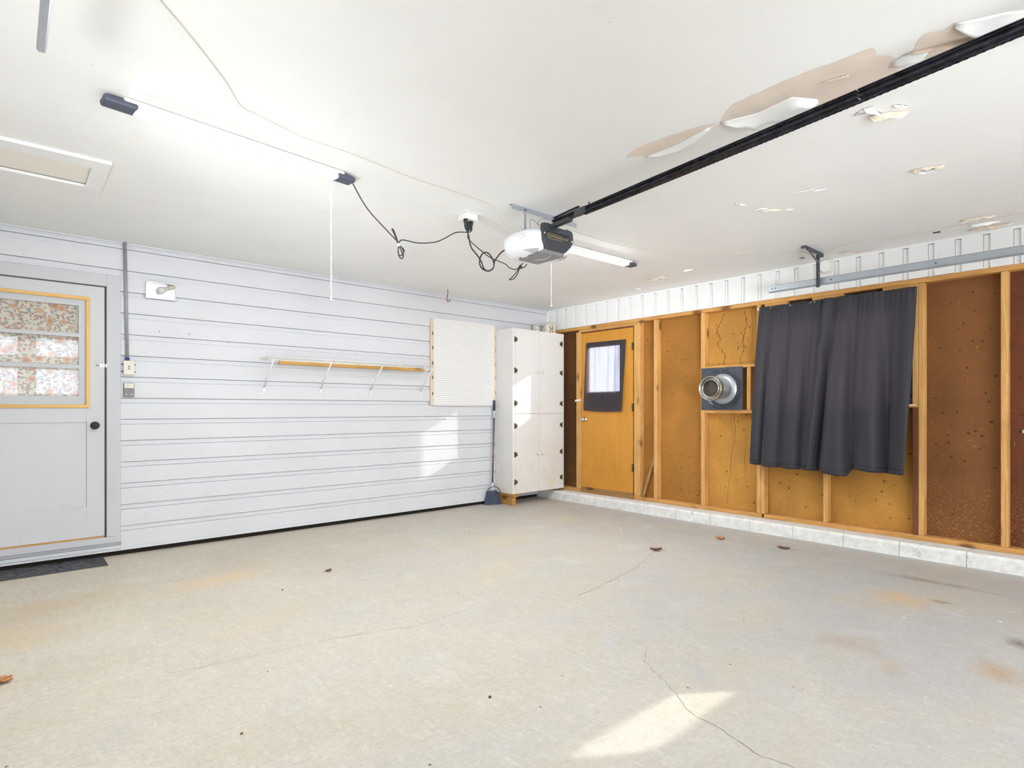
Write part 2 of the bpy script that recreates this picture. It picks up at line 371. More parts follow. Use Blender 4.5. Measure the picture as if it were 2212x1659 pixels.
def spline(pts, n=8):
    P = [Vector(p) for p in pts]; out = []
    for i in range(len(P)-1):
        a = P[max(i-1, 0)]; b = P[i]; c = P[i+1]; d = P[min(i+2, len(P)-1)]
        for k in range(n):
            t = k/n; out.append(.5*((2*b)+(c-a)*t+(2*a-5*b+4*c-d)*t*t+(3*b-a-3*c+d)*t**3))
    return out+[P[-1]]
H = 2.55; FZ = -.04
XL = -7.4; YB = -8.2
# ------------------------------------------------------------------ floor
fl = B('floor', M['floor'], XL-.2, .15, YB-.2, .12, FZ-.1, FZ); tag(fl, kind='structure')
def ribbon(pts, w, z, m, parent, name, jit=.0, thick=.0015):
    P = []; 
    pts = [Vector((p[0], p[1], 0)) for p in pts]
    for a, b in zip(pts[:-1], pts[1:]):
        k = max(1, int((b-a).length/.025))
        P += [a+(b-a)*(i/k)+Vector((random.uniform(-jit, jit), random.uniform(-jit, jit), 0)) for i in range(k)]
    P.append(pts[-1]); mb = MB(); vs = []
    for i, p in enumerate(P):
        t = (P[min(i+1, len(P)-1)]-P[max(i-1, 0)]).normalized(); nrm = Vector((-t.y, t.x, 0)); ww = w*.8*random.uniform(.3, 1)*(.5 if i in (0, len(P)-1) else 1)
        vs += [p+nrm*ww/2+Vector((0, 0, z)), p-nrm*ww/2+Vector((0, 0, z))]
    mb.add(vs, [(2*i, 2*i+1, 2*i+3, 2*i+2) for i in range(len(P)-1)])
    return mb.build(name, m, parent)
for pts, w in [([(-1.494, -2.839), (-2.095, -3.062), (-2.453, -3.144), (-2.742, -3.197), (-2.974, -3.219)], .008),
               ([(-3.25, -3.864), (-3.284, -3.99), (-3.419, -4.083), (-3.519, -4.255), (-3.591, -4.371), (-3.669, -4.473), (-3.671, -4.582), (-3.715, -4.706), (-3.734, -4.799), (-3.713, -4.899), (-3.75, -5.2)], .0045),
               ([(-3.66, -2.951), (-3.993, -2.968), (-4.368, -2.836), (-4.688, -2.787), (-5.141, -2.721)], .004),
               ([(-.69, -2.93), (-.822, -3.725), (-.791, -4.161), (-.838, -4.644), (-.89, -5.143), (-.9, -5.6)], .006), ([(-1.0, -2.3), (-1.494, -2.839)], .004)]:
    ribbon(pts, w, FZ+.0008, M['crack'], fl, 'crack', .008)
# ------------------------------------------------------------------ ceiling
ce = B('ceiling', M['ceiling'], XL-.2, .15, YB-.2, .12, H, H+.1); tag(ce, kind='structure')
PZ = [0]
def patch(pts, m=None, z=None, name='exposed_patch', rag=.012):
    PZ[0] += 1; z = H-.0006-.00012*(PZ[0] % 9)
    P = []
    for i in range(len(pts)):
        a = Vector((*pts[i], 0)); b = Vector((*pts[(i+1) % len(pts)], 0)); k = max(1, int((b-a).length/.03))
        P += [a+(b-a)*(j/k)+Vector((random.uniform(-rag, rag), random.uniform(-rag, rag), 0)) for j in range(k)]
    bm = bmesh.new(); vs = [bm.verts.new((p.x, p.y, z)) for p in P]; f = bm.faces.new(vs); bmesh.ops.triangulate(bm, faces=[f])
    mb = MB(); mb.add([v.co.copy() for v in bm.verts], [tuple(v.index for v in f.verts) for f in (bm.verts.index_update() or bm.faces)]); bm.free()
    return mb.build(name, m or M['tan'], ce)
def flap(edge, dirv, width, drop, m=None, name='paint_flap', rag=.3, n=None):
    """skin of paint still hanging by one edge, curling down"""
    E = [Vector((*p, 0)) for p in edge]; L = sum((b-a).length for a, b in zip(E[:-1], E[1:])); n = n or max(6, int(L/.03))
    pts = []; acc = [0]
    for a, b in zip(E[:-1], E[1:]): acc.append(acc[-1]+(b-a).length)
    for i in range(n+1):
        d = L*i/n; k = max(j for j in range(len(E)-1) if acc[j] <= d+1e-9); pts.append(E[k]+(E[k+1]-E[k])*((d-acc[k])/(acc[k+1]-acc[k])))
    D = Vector((*dirv, 0)).normalized(); ws = [width*math.sin(math.pi*(i+.35)/(n+.7))**.6*random.uniform(1-rag, 1) for i in range(n+1)]
    mb = MB(); nv = 5
    mb.grid(lambda s, t: pts[round(s*n)]+D*ws[round(s*n)]*t+Vector((0, 0, H-.0025-drop*t**1.7*ws[round(s*n)]/width)), n, nv)
    return mb.build(name, m or M['ceiling'], ce, solid=.0012)
# the long strip where the joint has let go, left of the opener rail
patch([(-3.161, -3.766), (-3.2, -3.845), (-3.205, -3.95), (-3.197, -4.055), (-3.164, -4.241), (-3.138, -4.306), (-3.11, -4.2), (-3.082, -4.021), (-3.048, -3.956), (-3.09, -3.852)], rag=.004)
patch([(-3.131, -4.312), (-3.243, -4.425), (-3.25, -4.71), (-3.226, -4.984), (-3.165, -4.978), (-3.12, -5.012), (-3.06, -5.035), (-3.0, -5.02), (-2.96, -4.99), (-2.90, -4.652), (-3.024, -4.67), (-3.106, -4.633), (-3.081, -4.498)], rag=.005)
patch([(-3.101, -5.083), (-3.168, -5.132), (-3.146, -5.195), (-3.163, -5.221), (-3.05, -5.38), (-2.94, -5.3), (-2.98, -5.1), (-3.066, -5.056)], rag=.005)
flap([(-3.09, -3.85), (-3.082, -4.021), (-3.13, -4.25)], (1, .1), .05, .02)
flap([(-3.131, -4.312), (-3.085, -4.47), (-3.106, -4.633), (-3.0, -4.70)], (1, .1), .11, .05)
flap([(-3.06, -5.00), (-3.085, -5.06), (-3.06, -5.12)], (1, .15), .06, .025)
flap([(-3.163, -5.221), (-3.10, -5.36), (-2.98, -5.5)], (1, -.1), .13, .06)
flap([(-3.09, -5.06), (-3.02, -5.22), (-2.96, -5.4)], (-1, .1), .025, .035, M['tan2'])
# a nail-ridge left on the bare strip
MB().tube(spline([(-3.13, -4.74, H-.002), (-3.118, -4.80, H-.006), (-3.105, -4.86, H-.008)]), [.0012+.0003*i for i in range(17)], 6).build('ridge', M['tan2'], ce)
# smaller blisters across the right half
def blister(x, y, L, w, ang, dark=False, drop=.03):
    """torn slit: a strip of bare board with ragged white skin hanging along one side"""
    a = Vector((math.cos(ang), math.sin(ang))); b = Vector((-a.y, a.x)); c = Vector((x, y)); w = w*.62
    top = [c+a*L*(i/6-.5)+b*w*random.uniform(.15, .6)*math.sin(math.pi*(i+.2)/6.4) for i in range(7)]
    bot = [c+a*L*(i/5-.5)-b*w*random.uniform(.1, .45)*math.sin(math.pi*(i+.2)/5.4) for i in range(6)][::-1]
    patch([(p.x, p.y) for p in top+bot], M['void'] if dark else M['tan'], rag=.003)
    e = [c-a*L*.5, c-b*w*.45, c+a*L*.5]; flap([(p.x, p.y) for p in e], (b.x, b.y), w*.5, drop, M['tan2'] if not dark else None, rag=.75)
    e = [c-a*L*.5+b*w*.1, c-a*L*.1+b*w*.75, c+a*L*.5+b*w*.1]; flap([(p.x, p.y) for p in e], (-b.x, -b.y), w*.42, drop*.9, rag=.75)
blister(-2.62, -4.87, .16, .07, -1.0, False, .05); blister(-2.70, -4.83, .12, .035, -.3, True, .02)
blister(-1.76, -4.83, .16, .10, -1.25); blister(-.46, -4.84, .20, .09, -1.4); blister(-.28, -4.84, .16, .05, -1.45, True)
blister(-.14, -4.86, .26, .07, -1.5); blister(-.56, -2.19, .22, .12, -1.3); blister(-.66, -2.62, .10, .05, -1.2, True, .02)
blister(-1.74, -3.93, .14, .05, -.9, False, .015); blister(-1.99, -3.85, .05, .025, -.6, True, .012); blister(-.18, -3.90, .14, .04, -1.5, False, .012)
blister(-1.93, -4.22, .12, .02, -1.4, True, .006); blister(-.24, -1.74, .05, .03, -1.2, True, .01); blister(-.10, -4.0, .18, .03, -1.5, False, .012)
for x, y, L, w, a_ in [(-2.735, -4.80, .09, .05, -1.9), (-2.66, -4.93, .07, .02, -.6), (-1.70, -4.80, .08, .02, -1.2), (-2.03, -3.83, .04, .02, .4), (-1.82, -3.90, .09, .016, -1.2), (-1.66, -4.02, .06, .02, -.9), (-.42, -4.78, .10, .035, -1.4), (-.25, -4.88, .12, .03, -1.5), (-.60, -2.28, .08, .02, -1.3), (-.30, -1.77, .05, .02, -.8), (-1.88, -4.30, .07, .012, -1.3)]:
    blister(x, y, L, w, a_, True, .012)
blister(-1.1, -1.9, .04, .025, .3, False, .015); blister(-1.97, -2.42, .14, .05, -1.2, False, .012)
patch([(-.27, -3.52), (-.285, -3.555), (-.24, -3.575), (-.235, -3.55)], M['void'], rag=.003); patch([(-.285, -4.535), (-.25, -4.53), (-.235, -4.575), (-.275, -4.585)], M['void'], rag=.002)
for pts in [[(-2.35, -2.0), (-2.9, -2.42), (-3.15, -2.5), (-3.5, -2.45), (-3.75, -2.15), (-4.1, -1.75)], [(-3.1, -2.6), (-2.6, -3.3), (-2.5, -3.6)], [(-5.25, -2.35), (-5.2, -2.28), (-5.14, -2.25)], [(-5.36, -2.1), (-5.3, -2.05), (-5.25, -2.08)], [(-.12, -1.3), (-.3, -1.45)]]:
    r = ribbon(pts, .004, H-.0008, M['tan2'], ce, 'crack', .01)
# attic hatch
ah = empty('attic_hatch', (-5.7, -1.53, H), label='white wooden attic hatch frame in the ceiling above the grey door', cat='hatch')
B('frame_board', M['ceiling'], -6.3, -5.262, -1.83, -1.70, H-.018, H, ah, .002); B('frame_board', M['ceiling'], -6.3, -5.262, -1.345, -1.25, H-.018, H, ah, .002)
B('frame_board', M['ceiling'], -5.345, -5.262, -1.70, -1.345, H-.018, H, ah, .002)
B('hatch_panel', painted('yellowed_paint', (242, 239, 228), .3, (205, 185, 140), 0), -6.3, -5.348, -1.70, -1.37, H-.006, H, ah); B('gap_shade_strip', M['void'], -6.3, -5.346, -1.372, -1.366, H-.007, H, ah)  # last strip is dark to paint the shade in the hatch gap

# ------------------------------------------------------------------ wall_left : horizontal channel siding
wl = MB(); wl.box(-5.10, .1, .02, .12, FZ, H+.05); wl.box(XL, -6.02, .02, .12, FZ, H+.05); wl.box(-6.02, -5.10, .02, .12, 2.18, H+.05); wl.box(-6.02, -5.10, .02, .12, FZ, .125)
wl = wl.build('wall_left', M['grime']); tag(wl, kind='structure')
Z = [0.0]+[.021+.1768*k for k in range(1, 15)]+[H]
for seg in ((-4.998, -.004), (-6.9, -6.115)):
    for k in range(len(Z)-1):
        z0, z1 = Z[k], Z[k+1]; x0, x1 = seg
        if z0 > 2.26 and seg[0] > -6: x0 = -6.9
        elif z0 > 2.26: continue
        if k == 0 and seg[0] < -6: continue
        mb = MB(); top = z1-.040 if k < len(Z)-2 else z1-.030
        j = random.uniform(-.0012, .0012)
        if z0 < 2.2 and z1 > 2.3:
            mb.box(-6.9, -4.998, -.018+j, .02, 2.2665, top); mb.box(-6.9, -4.998, -.006, .02, top+.0018, z1)
            if seg[0] < -6: continue
        mb.box(x0, x1, -.018+j, .02, z0+.003, top); mb.box(x0, x1, -.006, .02, top+.0018, z1)
        if k == 0: mb.box(x0, x1, -.026, -.018, .0, .030); mb.box(-6.9, x0, -.026, .02, 0, .016); mb.box(-6.9, x0, -.022, .02, .018, .044); mb.box(-6.9, x0, -.002, .02, .044, .078)
        if k == len(Z)-2: mb.box(x0, x1-.01, -.022, -.008, z1-.012, z1)
        mb.build('siding_board', M['siding'], wl, .0016)
B('foundation_gap_shade', M['dark'], XL, .02, .0, .02, FZ, .0, wl)  # near-black colour paints the shade in the gap under the siding
# nails left in the siding
for x, z, d in [(-4.727, 1.833, .02), (-4.503, 1.825, .03), (-4.18, 1.784, .02), (-4.60, 1.83, .012), (-4.35, 1.82, .012), (-2.63, 1.62, .03), (-1.5, 2.36, .02), (-2.9, 1.75, .015), (-3.4, 1.9, .012), (-1.75, 1.05, .012), (-2.6, 1.1, .012)]:
    MB().tube([(x, -.01, z), (x+d*.3, -.01-d, z+d*.3)], .0022, 5).build('nail', M['hinge'], wl)
# corner bead and the caulked dirt band
tr = MB().box(-.022, .0, -.03, -.006, 2.262, 2.53); tr = tr.build('trim_1', M['vsiding'], None, .004); tag(tr, kind='structure')
# ------------------------------------------------------------------ wall_right : open studs, fibreboard behind, vertical siding above
wr = MB(); wr.box(.10, .13, -.60, .02, FZ, H+.05); wr.box(.10, .13, -.60, -1.50, 2.24, H+.05)
wr.box(.10, .13, -1.50, -3.081, FZ, H+.05); wr.box(.10, .13, -3.081, -4.335, FZ, 1.20); wr.box(.10, .13, -3.081, -4.335, 2.12, H+.05); wr.box(.10, .13, -4.335, -6.3, FZ, H+.05)
wr.box(.10, .13, -7.7, YB, FZ, H+.05); wr.box(.10, .13, -6.3, -7.7, FZ, 1.2); wr.box(.10, .13, -6.3, -7.7, 2.5, H+.05)
wr = wr.build('wall_right', M['void']); tag(wr, kind='structure')
PAN = [(.0, -.545, .1, 2.23, (108, 74, 46)), (-1.57, -1.769, .1, 2.23, (168, 116, 54)), (-1.814, -2.38, .1, 2.23, (170, 118, 54)), (-2.425, -3.003, .1, 2.23, (194, 142, 68)),
       (-3.081, -3.633, .1, 1.19, (190, 138, 66)), (-3.665, -4.335, .1, 1.19, (186, 134, 62)), (-4.416, -4.905, .1, 2.23, (128, 84, 48)), (-4.949, -5.52, .1, 2.23, (106, 62, 40)), (-5.56, -6.3, .1, 2.23, (106, 62, 40))]
lump = MB().lathe([(0, -.008), (.006, -.007), (.011, -.002), (.013, 0)], (0, 0, 0), (1, 0, 0), 8)
for i, (ya, yb, z0, z1, c) in enumerate(PAN):
    p = B('sheathing_panel', fibre('fibreboard_%d' % i, c, i*3.1+1), .088, .10, ya, yb, z0-.02, z1+.0, wr)
    mb = MB()
    for _ in range(int(26*abs(ya-yb)*(z1-z0))):
        y = random.uniform(ya-.03, yb+.03); z = random.uniform(z0+.08, z1-.08); s = random.uniform(.45, .9)
        mb.add([Vector((.088, y, z))+v*s for v in lump.v], lump.f, True)
    if mb.v: tag(mb.build('nail_bulge', fibre('bulge_%d' % i, tuple(v*.8 for v in c), i), p), kind='stuff')
# stains that ran down the third bay
def stain(pts, w, par):
    P = spline([(.0872, y, z) for y, z in pts], 7); mb = MB(); vs = []
    for p in P:
        j = random.uniform(-.008, .008); ww = w*random.uniform(.4, 1.2); vs += [p+Vector((0, j-ww/2, 0)), p+Vector((0, j+ww/2, 0))]
    mb.add(vs, [(2*i, 2*i+1, 2*i+3, 2*i+2) for i in range(len(P)-1)]); return mb.build('water_stain', M['stain'], wr)
stain([(-2.60, 2.20), (-2.585, 2.13), (-2.53, 2.06), (-2.52, 2.0), (-2.56, 1.93), (-2.53, 1.88), (-2.58, 1.80), (-2.62, 1.74), (-2.60, 1.66), (-2.59, 1.62)], .014, wr)
stain([(-2.83, 2.2), (-2.85, 2.1), (-2.84, 2.0), (-2.81, 1.9), (-2.82, 1.8), (-2.79, 1.7), (-2.79, 1.62)], .013, wr)
stain([(-2.90, 2.2), (-2.915, 2.0), (-2.91, 1.75)], .004, wr)
stain([(-2.68, 1.13), (-2.69, .9), (-2.71, .8), (-2.68, .6), (-2.66, .35), (-2.64, .15)], .005, wr); stain([(-2.92, 1.13), (-2.86, .95), (-2.84, .7), (-2.84, .4)], .004, wr); stain([(-2.72, 1.13), (-2.73, .85), (-2.75, .8)], .006, wr)
def stud(ya, yb, z0=.115, z1=2.22, m='studv', x0=0., x1=.088, name='stud'):
    j = random.uniform(-.002, .002); return B(name, M[m], x0+j, x1, ya, yb, z0, z1, wr, .003)
stud(-.548, -.590, .115, 2.19); stud(-.592, -.634, .115, 2.19)
stud(-1.488, -1.530, .115, 2.185); stud(-1.532, -1.572)
stud(-1.769, -1.814); stud(-2.38, -2.425, .115, 2.22)
stud(-3.003, -3.041); stud(-3.043, -3.081, .115, 2.185)
stud(-3.633, -3.670, .115, 1.19); stud(-4.335, -4.374, 1.205, 2.185); stud(-4.335, -4.374, .115, 1.183, 'redwood'); stud(-4.376, -4.416); stud(-4.905, -4.949); stud(-5.50, -5.54)
stud(-6.26, -6.3); stud(.0, -.04)
# plates and header blocks
B('top_plate', M['studh'], 0, .088, .02, -3.03, 2.222, 2.262, wr, .002); B('top_plate', M['studh'], -.002, .088, -3.032, -8.0, 2.222, 2.262, wr, .002)
B('header', M['studh'], .0, .088, -.592, -1.53, 2.186, 2.221, wr, .002)
for a, b in ((-3.083, -3.308), (-3.535, -3.806), (-4.115, -4.374)): B('header_block', M['studh'], 0, .088, a, b, 2.186, 2.221, wr, .002)
B('header', M['studh'], .004, .088, -3.083, -4.334, 2.12, 2.184, wr, .002); B('rough_sill', M['studh'], 0, .088, -3.083, -4.374, 1.184, 1.204, wr, .002)
B('header_gap_shade', M['void'], .06, .088, -3.3, -4.12, 2.186, 2.221, wr)  # dark filler paints the shade in the gaps between header blocks
B('sill_plate', M['studh'], 0, .088, .0, -.634, .072, .114, wr, .003); B('sill_plate', M['studh'], 0, .088, -1.49, -3.05, .072, .114, wr, .003); B('sill_plate', M['studh'], -.002, .088, -3.075, -8.0, .072, .114, wr, .003)
B('blocking', M['studh'], .0, .088, -2.427, -3.0, 1.600, 1.635, wr, .002); B('blocking', M['studh'], .0, .088, -2.427, -3.0, 1.125, 1.160, wr, .002); stud(-2.90, -2.94, 1.162, 1.598)
# vertical channel siding
y = -3.015+.1785*17
k = 0
while y > -6.2:
    ya = y-.042; yb = y-.1785
    if ya < 0:
        mb = MB(); mb.box(-.008, .02, ya-.0015, yb, 2.263, 2.530); mb.box(.005, .02, min(y, 0)-.003, ya, 2.263, 2.526); mb.build('siding_board', M['vsiding'], wr, .0012)
    y -= .1785
B('backing_board', M['grime'], .012, .05, 0, -8, 2.262, H, wr)
tr = MB().box(-.009, .0, -.02, -8.0, 2.528, H); tr = tr.build('trim_2', M['vsiding'], None, .002); tag(tr, kind='structure')
# whitewashed block kerb
ys = [.0, -.52, -.94, -1.36, -1.781, -2.19, -2.605, -3.024, -3.44, -3.87, -4.291, -4.732, -5.15, -5.57, -5.99, -6.4]
kb = MB().box(-.15, .10, -6.4, -8.1, FZ-.02, .07).build('baseboard_right', M['kerb']); tag(kb, kind='structure')
for a, b in zip(ys[:-1], ys[1:]):
    def f(y0, y1):
        n = 5; prof = [(.10, FZ-.02), (-.205, FZ-.02), (-.200, .055), (-.185, .074), (-.02, .0715), (.10, .071)]
        mb = MB(); vs = []
        for i in range(n+1):
            yy = y0+(y1-y0)*i/n
            for x, z in prof: vs.append((x+random.uniform(-.003, .003), yy, z+(random.uniform(-.002, .001) if z > 0 else 0)))
        m = len(prof); fs = [(i*m+j, i*m+(j+1) % m, (i+1)*m+(j+1) % m, (i+1)*m+j) for i in range(n) for j in range(m)]
        fs += [tuple(range(m))[::-1], tuple(n*m+j for j in range(m))]; return mb.add(vs, fs)
    f(a-.0018, b+.0018).build('concrete_block', M['kerb'], kb)
MB().box(-.19, .09, -.0, -6.4, FZ-.01, .055).build('mortar', M['crack'], kb)
# leaning lath and white clip on the studs
tag(MB().bar((.045, -1.752, .60), (.03, -1.60, .117), .03, .012, (1, 0, 0)).build('lath', wood('weathered_lath', (176, 140, 96), (120, 84, 50), 2, 1, False)), 'thin weathered wooden lath leaning in the stud bay right of the orange door', 'lath')
ck = MB(); ck.obox((-.010, -.585, 1.284), 0, (0, -1, .12), (0, .12, 1), .045, .014, .010); tag(ck.build('door_chime_sensor', M['white'], None, .006), 'small white plastic clip screwed to the stud left of the orange door', 'clip')
tag(MB().box(.07, .088, -5.02, -5.03, .985, 1.01).build('metal_clip', M['chrome']), 'tiny bright metal clip on the dark panel at the right edge', 'clip')

# ------------------------------------------------------------------ room behind the camera
wb = B('wall_back', M['siding'], XL, .12, YB-.1, YB, FZ, H); tag(wb, kind='structure')
ws = B('wall_side', M['siding'], XL-.1, XL, YB, .1, FZ, H); tag(ws, kind='structure')
# unseen panel added beyond the frame, its gap shaped to throw the slab's sun patch
PATCH = [(-4.222, -4.357), (-4.129, -4.34), (-3.917, -4.344), (-3.705, -4.346), (-3.603, -4.345), (-3.512, -4.399), (-3.364, -4.508), (-3.598, -4.512), (-3.786, -4.524), (-3.94, -4.526), (-4.037, -4.496), (-4.194, -4.396)]
hole = []
for x, y in PATCH:
    t = (.11-x)/-SUND.x; hole.append((y-SUND.y*t, FZ-SUND.z*t))
cy = sum(p[0] for p in hole)/len(hole); cz = sum(p[1] for p in hole)/len(hole)
hole.sort(key=lambda p: math.atan2(p[1]-cz, p[0]-cy))
bm = bmesh.new(); outer = []
for y, z in hole:
    dy, dz = y-cy, z-cz; sy = (( -6.29 if dy > 0 else -7.71)-cy)/dy if abs(dy) > 1e-6 else 1e9; sz = ((2.51 if dz > 0 else 1.19)-cz)/dz if abs(dz) > 1e-6 else 1e9
    s = min(sy, sz); outer.append((cy+dy*s, cz+dz*s))
n = len(hole); corners = []
mb = MB(); mb.add([(.11, y, z) for y, z in hole]+[(.11, y, z) for y, z in outer], [(i, (i+1) % n, n+(i+1) % n, n+i) for i in range(n)]); bm.free()
for a, b in ((-6.29, 2.51), (-6.29, 1.19), (-7.71, 2.51), (-7.71, 1.19)):
    best = sorted(range(n), key=lambda i: (outer[i][0]-a)**2+(outer[i][1]-b)**2)[:4]
    for i in range(n):
        j = (i+1) % n; p, q = outer[i], outer[j]
        if (abs(p[0]-a) < 1e-3 and abs(q[1]-b) < 1e-3) or (abs(q[0]-a) < 1e-3 and abs(p[1]-b) < 1e-3):
            if not (abs(p[0]-q[0]) < 1e-3 or abs(p[1]-q[1]) < 1e-3): mb.add([(.11, *p), (.11, a, b), (.11, *q)], [(0, 1, 2)])
sun_mask = mb.build('sun_mask_panel', M['void'])
n_ = N('sun_dimmer'); tp_ = n_.new('ShaderNodeBsdfTransparent'); tp_.inputs[0].default_value = (.50, .49, .48, 1); n_.L(tp_.outputs[0], n_.out.inputs[0])
B('pane', n_.m, .115, .118, -6.29, -7.71, 1.19, 2.51, sun_mask); tag(sun_mask, kind='structure')  # this pane is an added sheet that dims the sun patch
ext = MB(); ext.box(.3, 40, -40, 30, -.3, -.2); ext.box(-40, .3, .9, 30, -.3, -.2); tag(ext.build('ground_outside', plain('outdoor_paving', (168, 162, 150), .9)), kind='structure')  # unseen ground outside the walls

# ------------------------------------------------------------------ door_1 (grey) in the left wall
d1 = empty('door_1', (-5.555, 0, .13), kind='structure')
DL, DR, DB, DT = -6.01, -5.106, .135, 2.162
def slab():
    mb = MB(); yf, yb = -.004, .036
    wx0, wx1, wz0, wz1 = -5.89, -5.224, 1.20, 2.045
    px0, px1, pz0, pz1 = -5.883, -5.227, .383, 1.063
    mb.box(DL, wx0, yf, yb, DB, DT); mb.box(wx1, DR, yf, yb, DB, DT)
    mb.box(wx0, wx1, yf, yb, wz1, DT); mb.box(wx0, wx1, yf, yb, pz1, wz0); mb.box(wx0, wx1, yf, yb, DB, pz0)
    mb.box(px0, px1, .004, .03, pz0, pz1)
    return mb.build('slab', M['doorpaint'], d1, .0015)
slab()
for x0, x1, z0, z1 in [(-5.915, -5.203, 2.043, 2.068), (-5.915, -5.203, 1.178, 1.203)]:
    B('glazing_bead', wood('bead_h', (232, 190, 118), (200, 146, 76), 0, 1, False), x0, x1, -.018, -.004, z0, z1, d1, .003)
for x0, x1 in ((-5.228, -5.203), (-5.915, -5.89)): B('glazing_bead', M['ringwood'], x0, x1, -.0185, -.004, 1.203, 2.043, d1, .003)
sash = MB(); 
for z0, z1 in ((1.995, 2.045), (1.744, 1.773), (1.489, 1.522), (1.20, 1.271)): sash.box(-5.89, -5.224, .006, .03, z0, z1)
sash.box(-5.275, -5.224, .0055, .03, 1.2, 2.045); sash.box(-5.89, -5.84, .0055, .03, 1.2, 2.045)
sash.build('sash', M['casing'], d1, .002)
for z0, z1 in ((1.773, 1.995), (1.522, 1.744), (1.271, 1.489)): B('pane', M['glass'], -5.84, -5.275, .016, .019, z0, z1, d1)
kn = MB().lathe([(.0, -.07), (.018, -.069), (.026, -.060), (.027, -.050), (.020, -.038), (.010, -.032), (.010, -.012), (.030, -.010), (.032, -.002), (.032, .0)], (-5.170, -.004, 1.036), (0, 1, 0), 24)
kn.build('door_knob', M['black'], d1)
sb = MB(); sb.box(-5.138, -5.105, -.008, -.004, 1.512, 1.534); sb.box(-5.100, -5.088, -.020, -.014, 1.510, 1.536); sb.tube([(-5.165, -.014, 1.522), (-5.10, -.014, 1.522)], .0045, 8); sb.box(-5.135, -5.130, -.018, -.004, 1.514, 1.530); sb.box(-5.115, -5.110, -.018, -.004, 1.514, 1.530)
sb.build('slide_bolt', M['chrome'], d1)
B('raw_wood_edge', M['crate'], DL, -5.11, -.012, .01, .122, .134, d1)
B('weather_strip', plain('brown_weatherstrip', (112, 84, 70), .7), -5.102, -5.094, -.010, .03, .13, 2.166, d1); B('weather_strip', plain('dark_gap', (92, 88, 86), .7), -6.01, -5.094, -.010, .03, 2.162, 2.170, d1)
cs = MB(); cs.box(-5.094, -4.999, -.024, .02, .124, 2.265); cs.box(-6.11, -5.094, -.024, .02, 2.170, 2.265); cs.box(-6.11, -6.012, -.024, .02, .124, 2.170)
cs = cs.build('trim_4', M['casing'], None, .002); tag(cs, kind='structure')
ds = MB().box(-6.11, -4.998, -.055, .02, .078, .124); ds = ds.build('trim_5', M['casing'], None, .003); tag(ds, kind='structure')
# floral curtain behind the panes and the porch window wall beyond it
fc = MB(); fc.grid(lambda s, t: Vector((-5.86+.62*s, .055+.006*math.sin(s*31)+.003*math.sin(s*70+t*3), 2.02-.80*t)), 60, 12)
tag(fc.build('floral_curtain', M['floral']), 'flowered cotton curtain hanging behind the panes of the grey door', 'curtain')
pw = MB(); px = [-6.8, -5.76-.15, -5.637, -5.519, -5.20, -4.6]
pw.box(-7.3, -6.0, .60, .64, -.2, 2.8); pw.box(-5.637, -5.519, .60, .64, -.2, 2.8); pw.box(-5.15, -4.4, .60, .64, -.2, 2.8); pw.box(-6.0, -5.15, .60, .64, 1.775, 2.8)
pw.box(-6.0, -5.15, .60, .64, 1.51, 1.62); pw.box(-6.0, -5.15, .60, .64, -.2, 1.30); pw.box(-4.4, -4.36, .12, .64, -.2, 2.8); pw.box(-7.3, -7.26, .12, .64, -.2, 2.8); pw.box(-7.3, -4.36, .12, .64, 2.76, 2.8)
tag(pw.build('wall_porch', M['cream']), kind='structure')
# ------------------------------------------------------------------ door_2 (orange) in the right wall
d2 = empty('door_2', (.02, -1.05, .13), kind='structure')
ya, yb = -.637, -1.466; wy0, wy1, wz0, wz1 = -.730, -1.264, 1.392, 1.972
mb = MB(); mb.box(.008, .045, ya, wy0, .145, 2.168); mb.box(.008, .045, wy1, yb, .145, 2.168); mb.box(.008, .045, wy0, wy1, wz1, 2.168); mb.box(.008, .045, wy0, wy1, .145, wz0); mb.build('slab', M['doorwood'], d2, .001)
MB().box(.012, .040, wy0, -.758, wz0, wz1).build('window_stop', M['ringwood'], d2); B('pane', M['glass'], .030, .034, -.758, wy1, wz0, wz1, d2)
kn = MB().lathe([(.0, -.062), (.016, -.061), (.026, -.050), (.027, -.042), (.016, -.030), (.011, -.022), (.011, -.008), (.030, -.006), (.031, 0)], (.008, -.697, 1.035), (1, 0, 0), 24); kn.build('door_knob', M['pipe'], d2)
for z in (1.934, 1.19, .456):
    h = MB(); h.box(.001, .009, -1.455, -1.482, z-.045, z+.045); h.tube([(-.004, -1.468, z-.047), (-.004, -1.468, z+.047)], .006, 8); h.build('hinge', M['hinge'], d2)
B('threshold', M['sillwood'], -.01, .088, -.63, -1.49, .072, .118, d2, .004); B('bottom_sweep', M['sillwood'], .004, .05, ya, yb, .119, .144, d2)
B('head_stop', M['redwood'], .0, .05, -.634, -1.488, 2.170, 2.186, d2); B('side_stop', M['redwood'], .03, .05, -1.468, -1.488, .12, 2.17, d2)
def cur2(s, t):
    y = -.700-.028*(1-t)-(.648-.02*t)*s; z = 2.036-.008*s-.885*t-.012*math.sin(s*3)*t
    f = .006*math.sin(s*17+1)+.004*math.sin(s*41+t*2); x = -.006-abs(f)*(.4+t)-.012*t
    if t > .88: x -= .004*math.sin(s*60+t*30)
    return Vector((x, y, z))
tag(MB().grid(cur2, 70, 40).build('door_curtain', M['sheer']), 'thin black curtain over the window of the orange door', 'curtain')
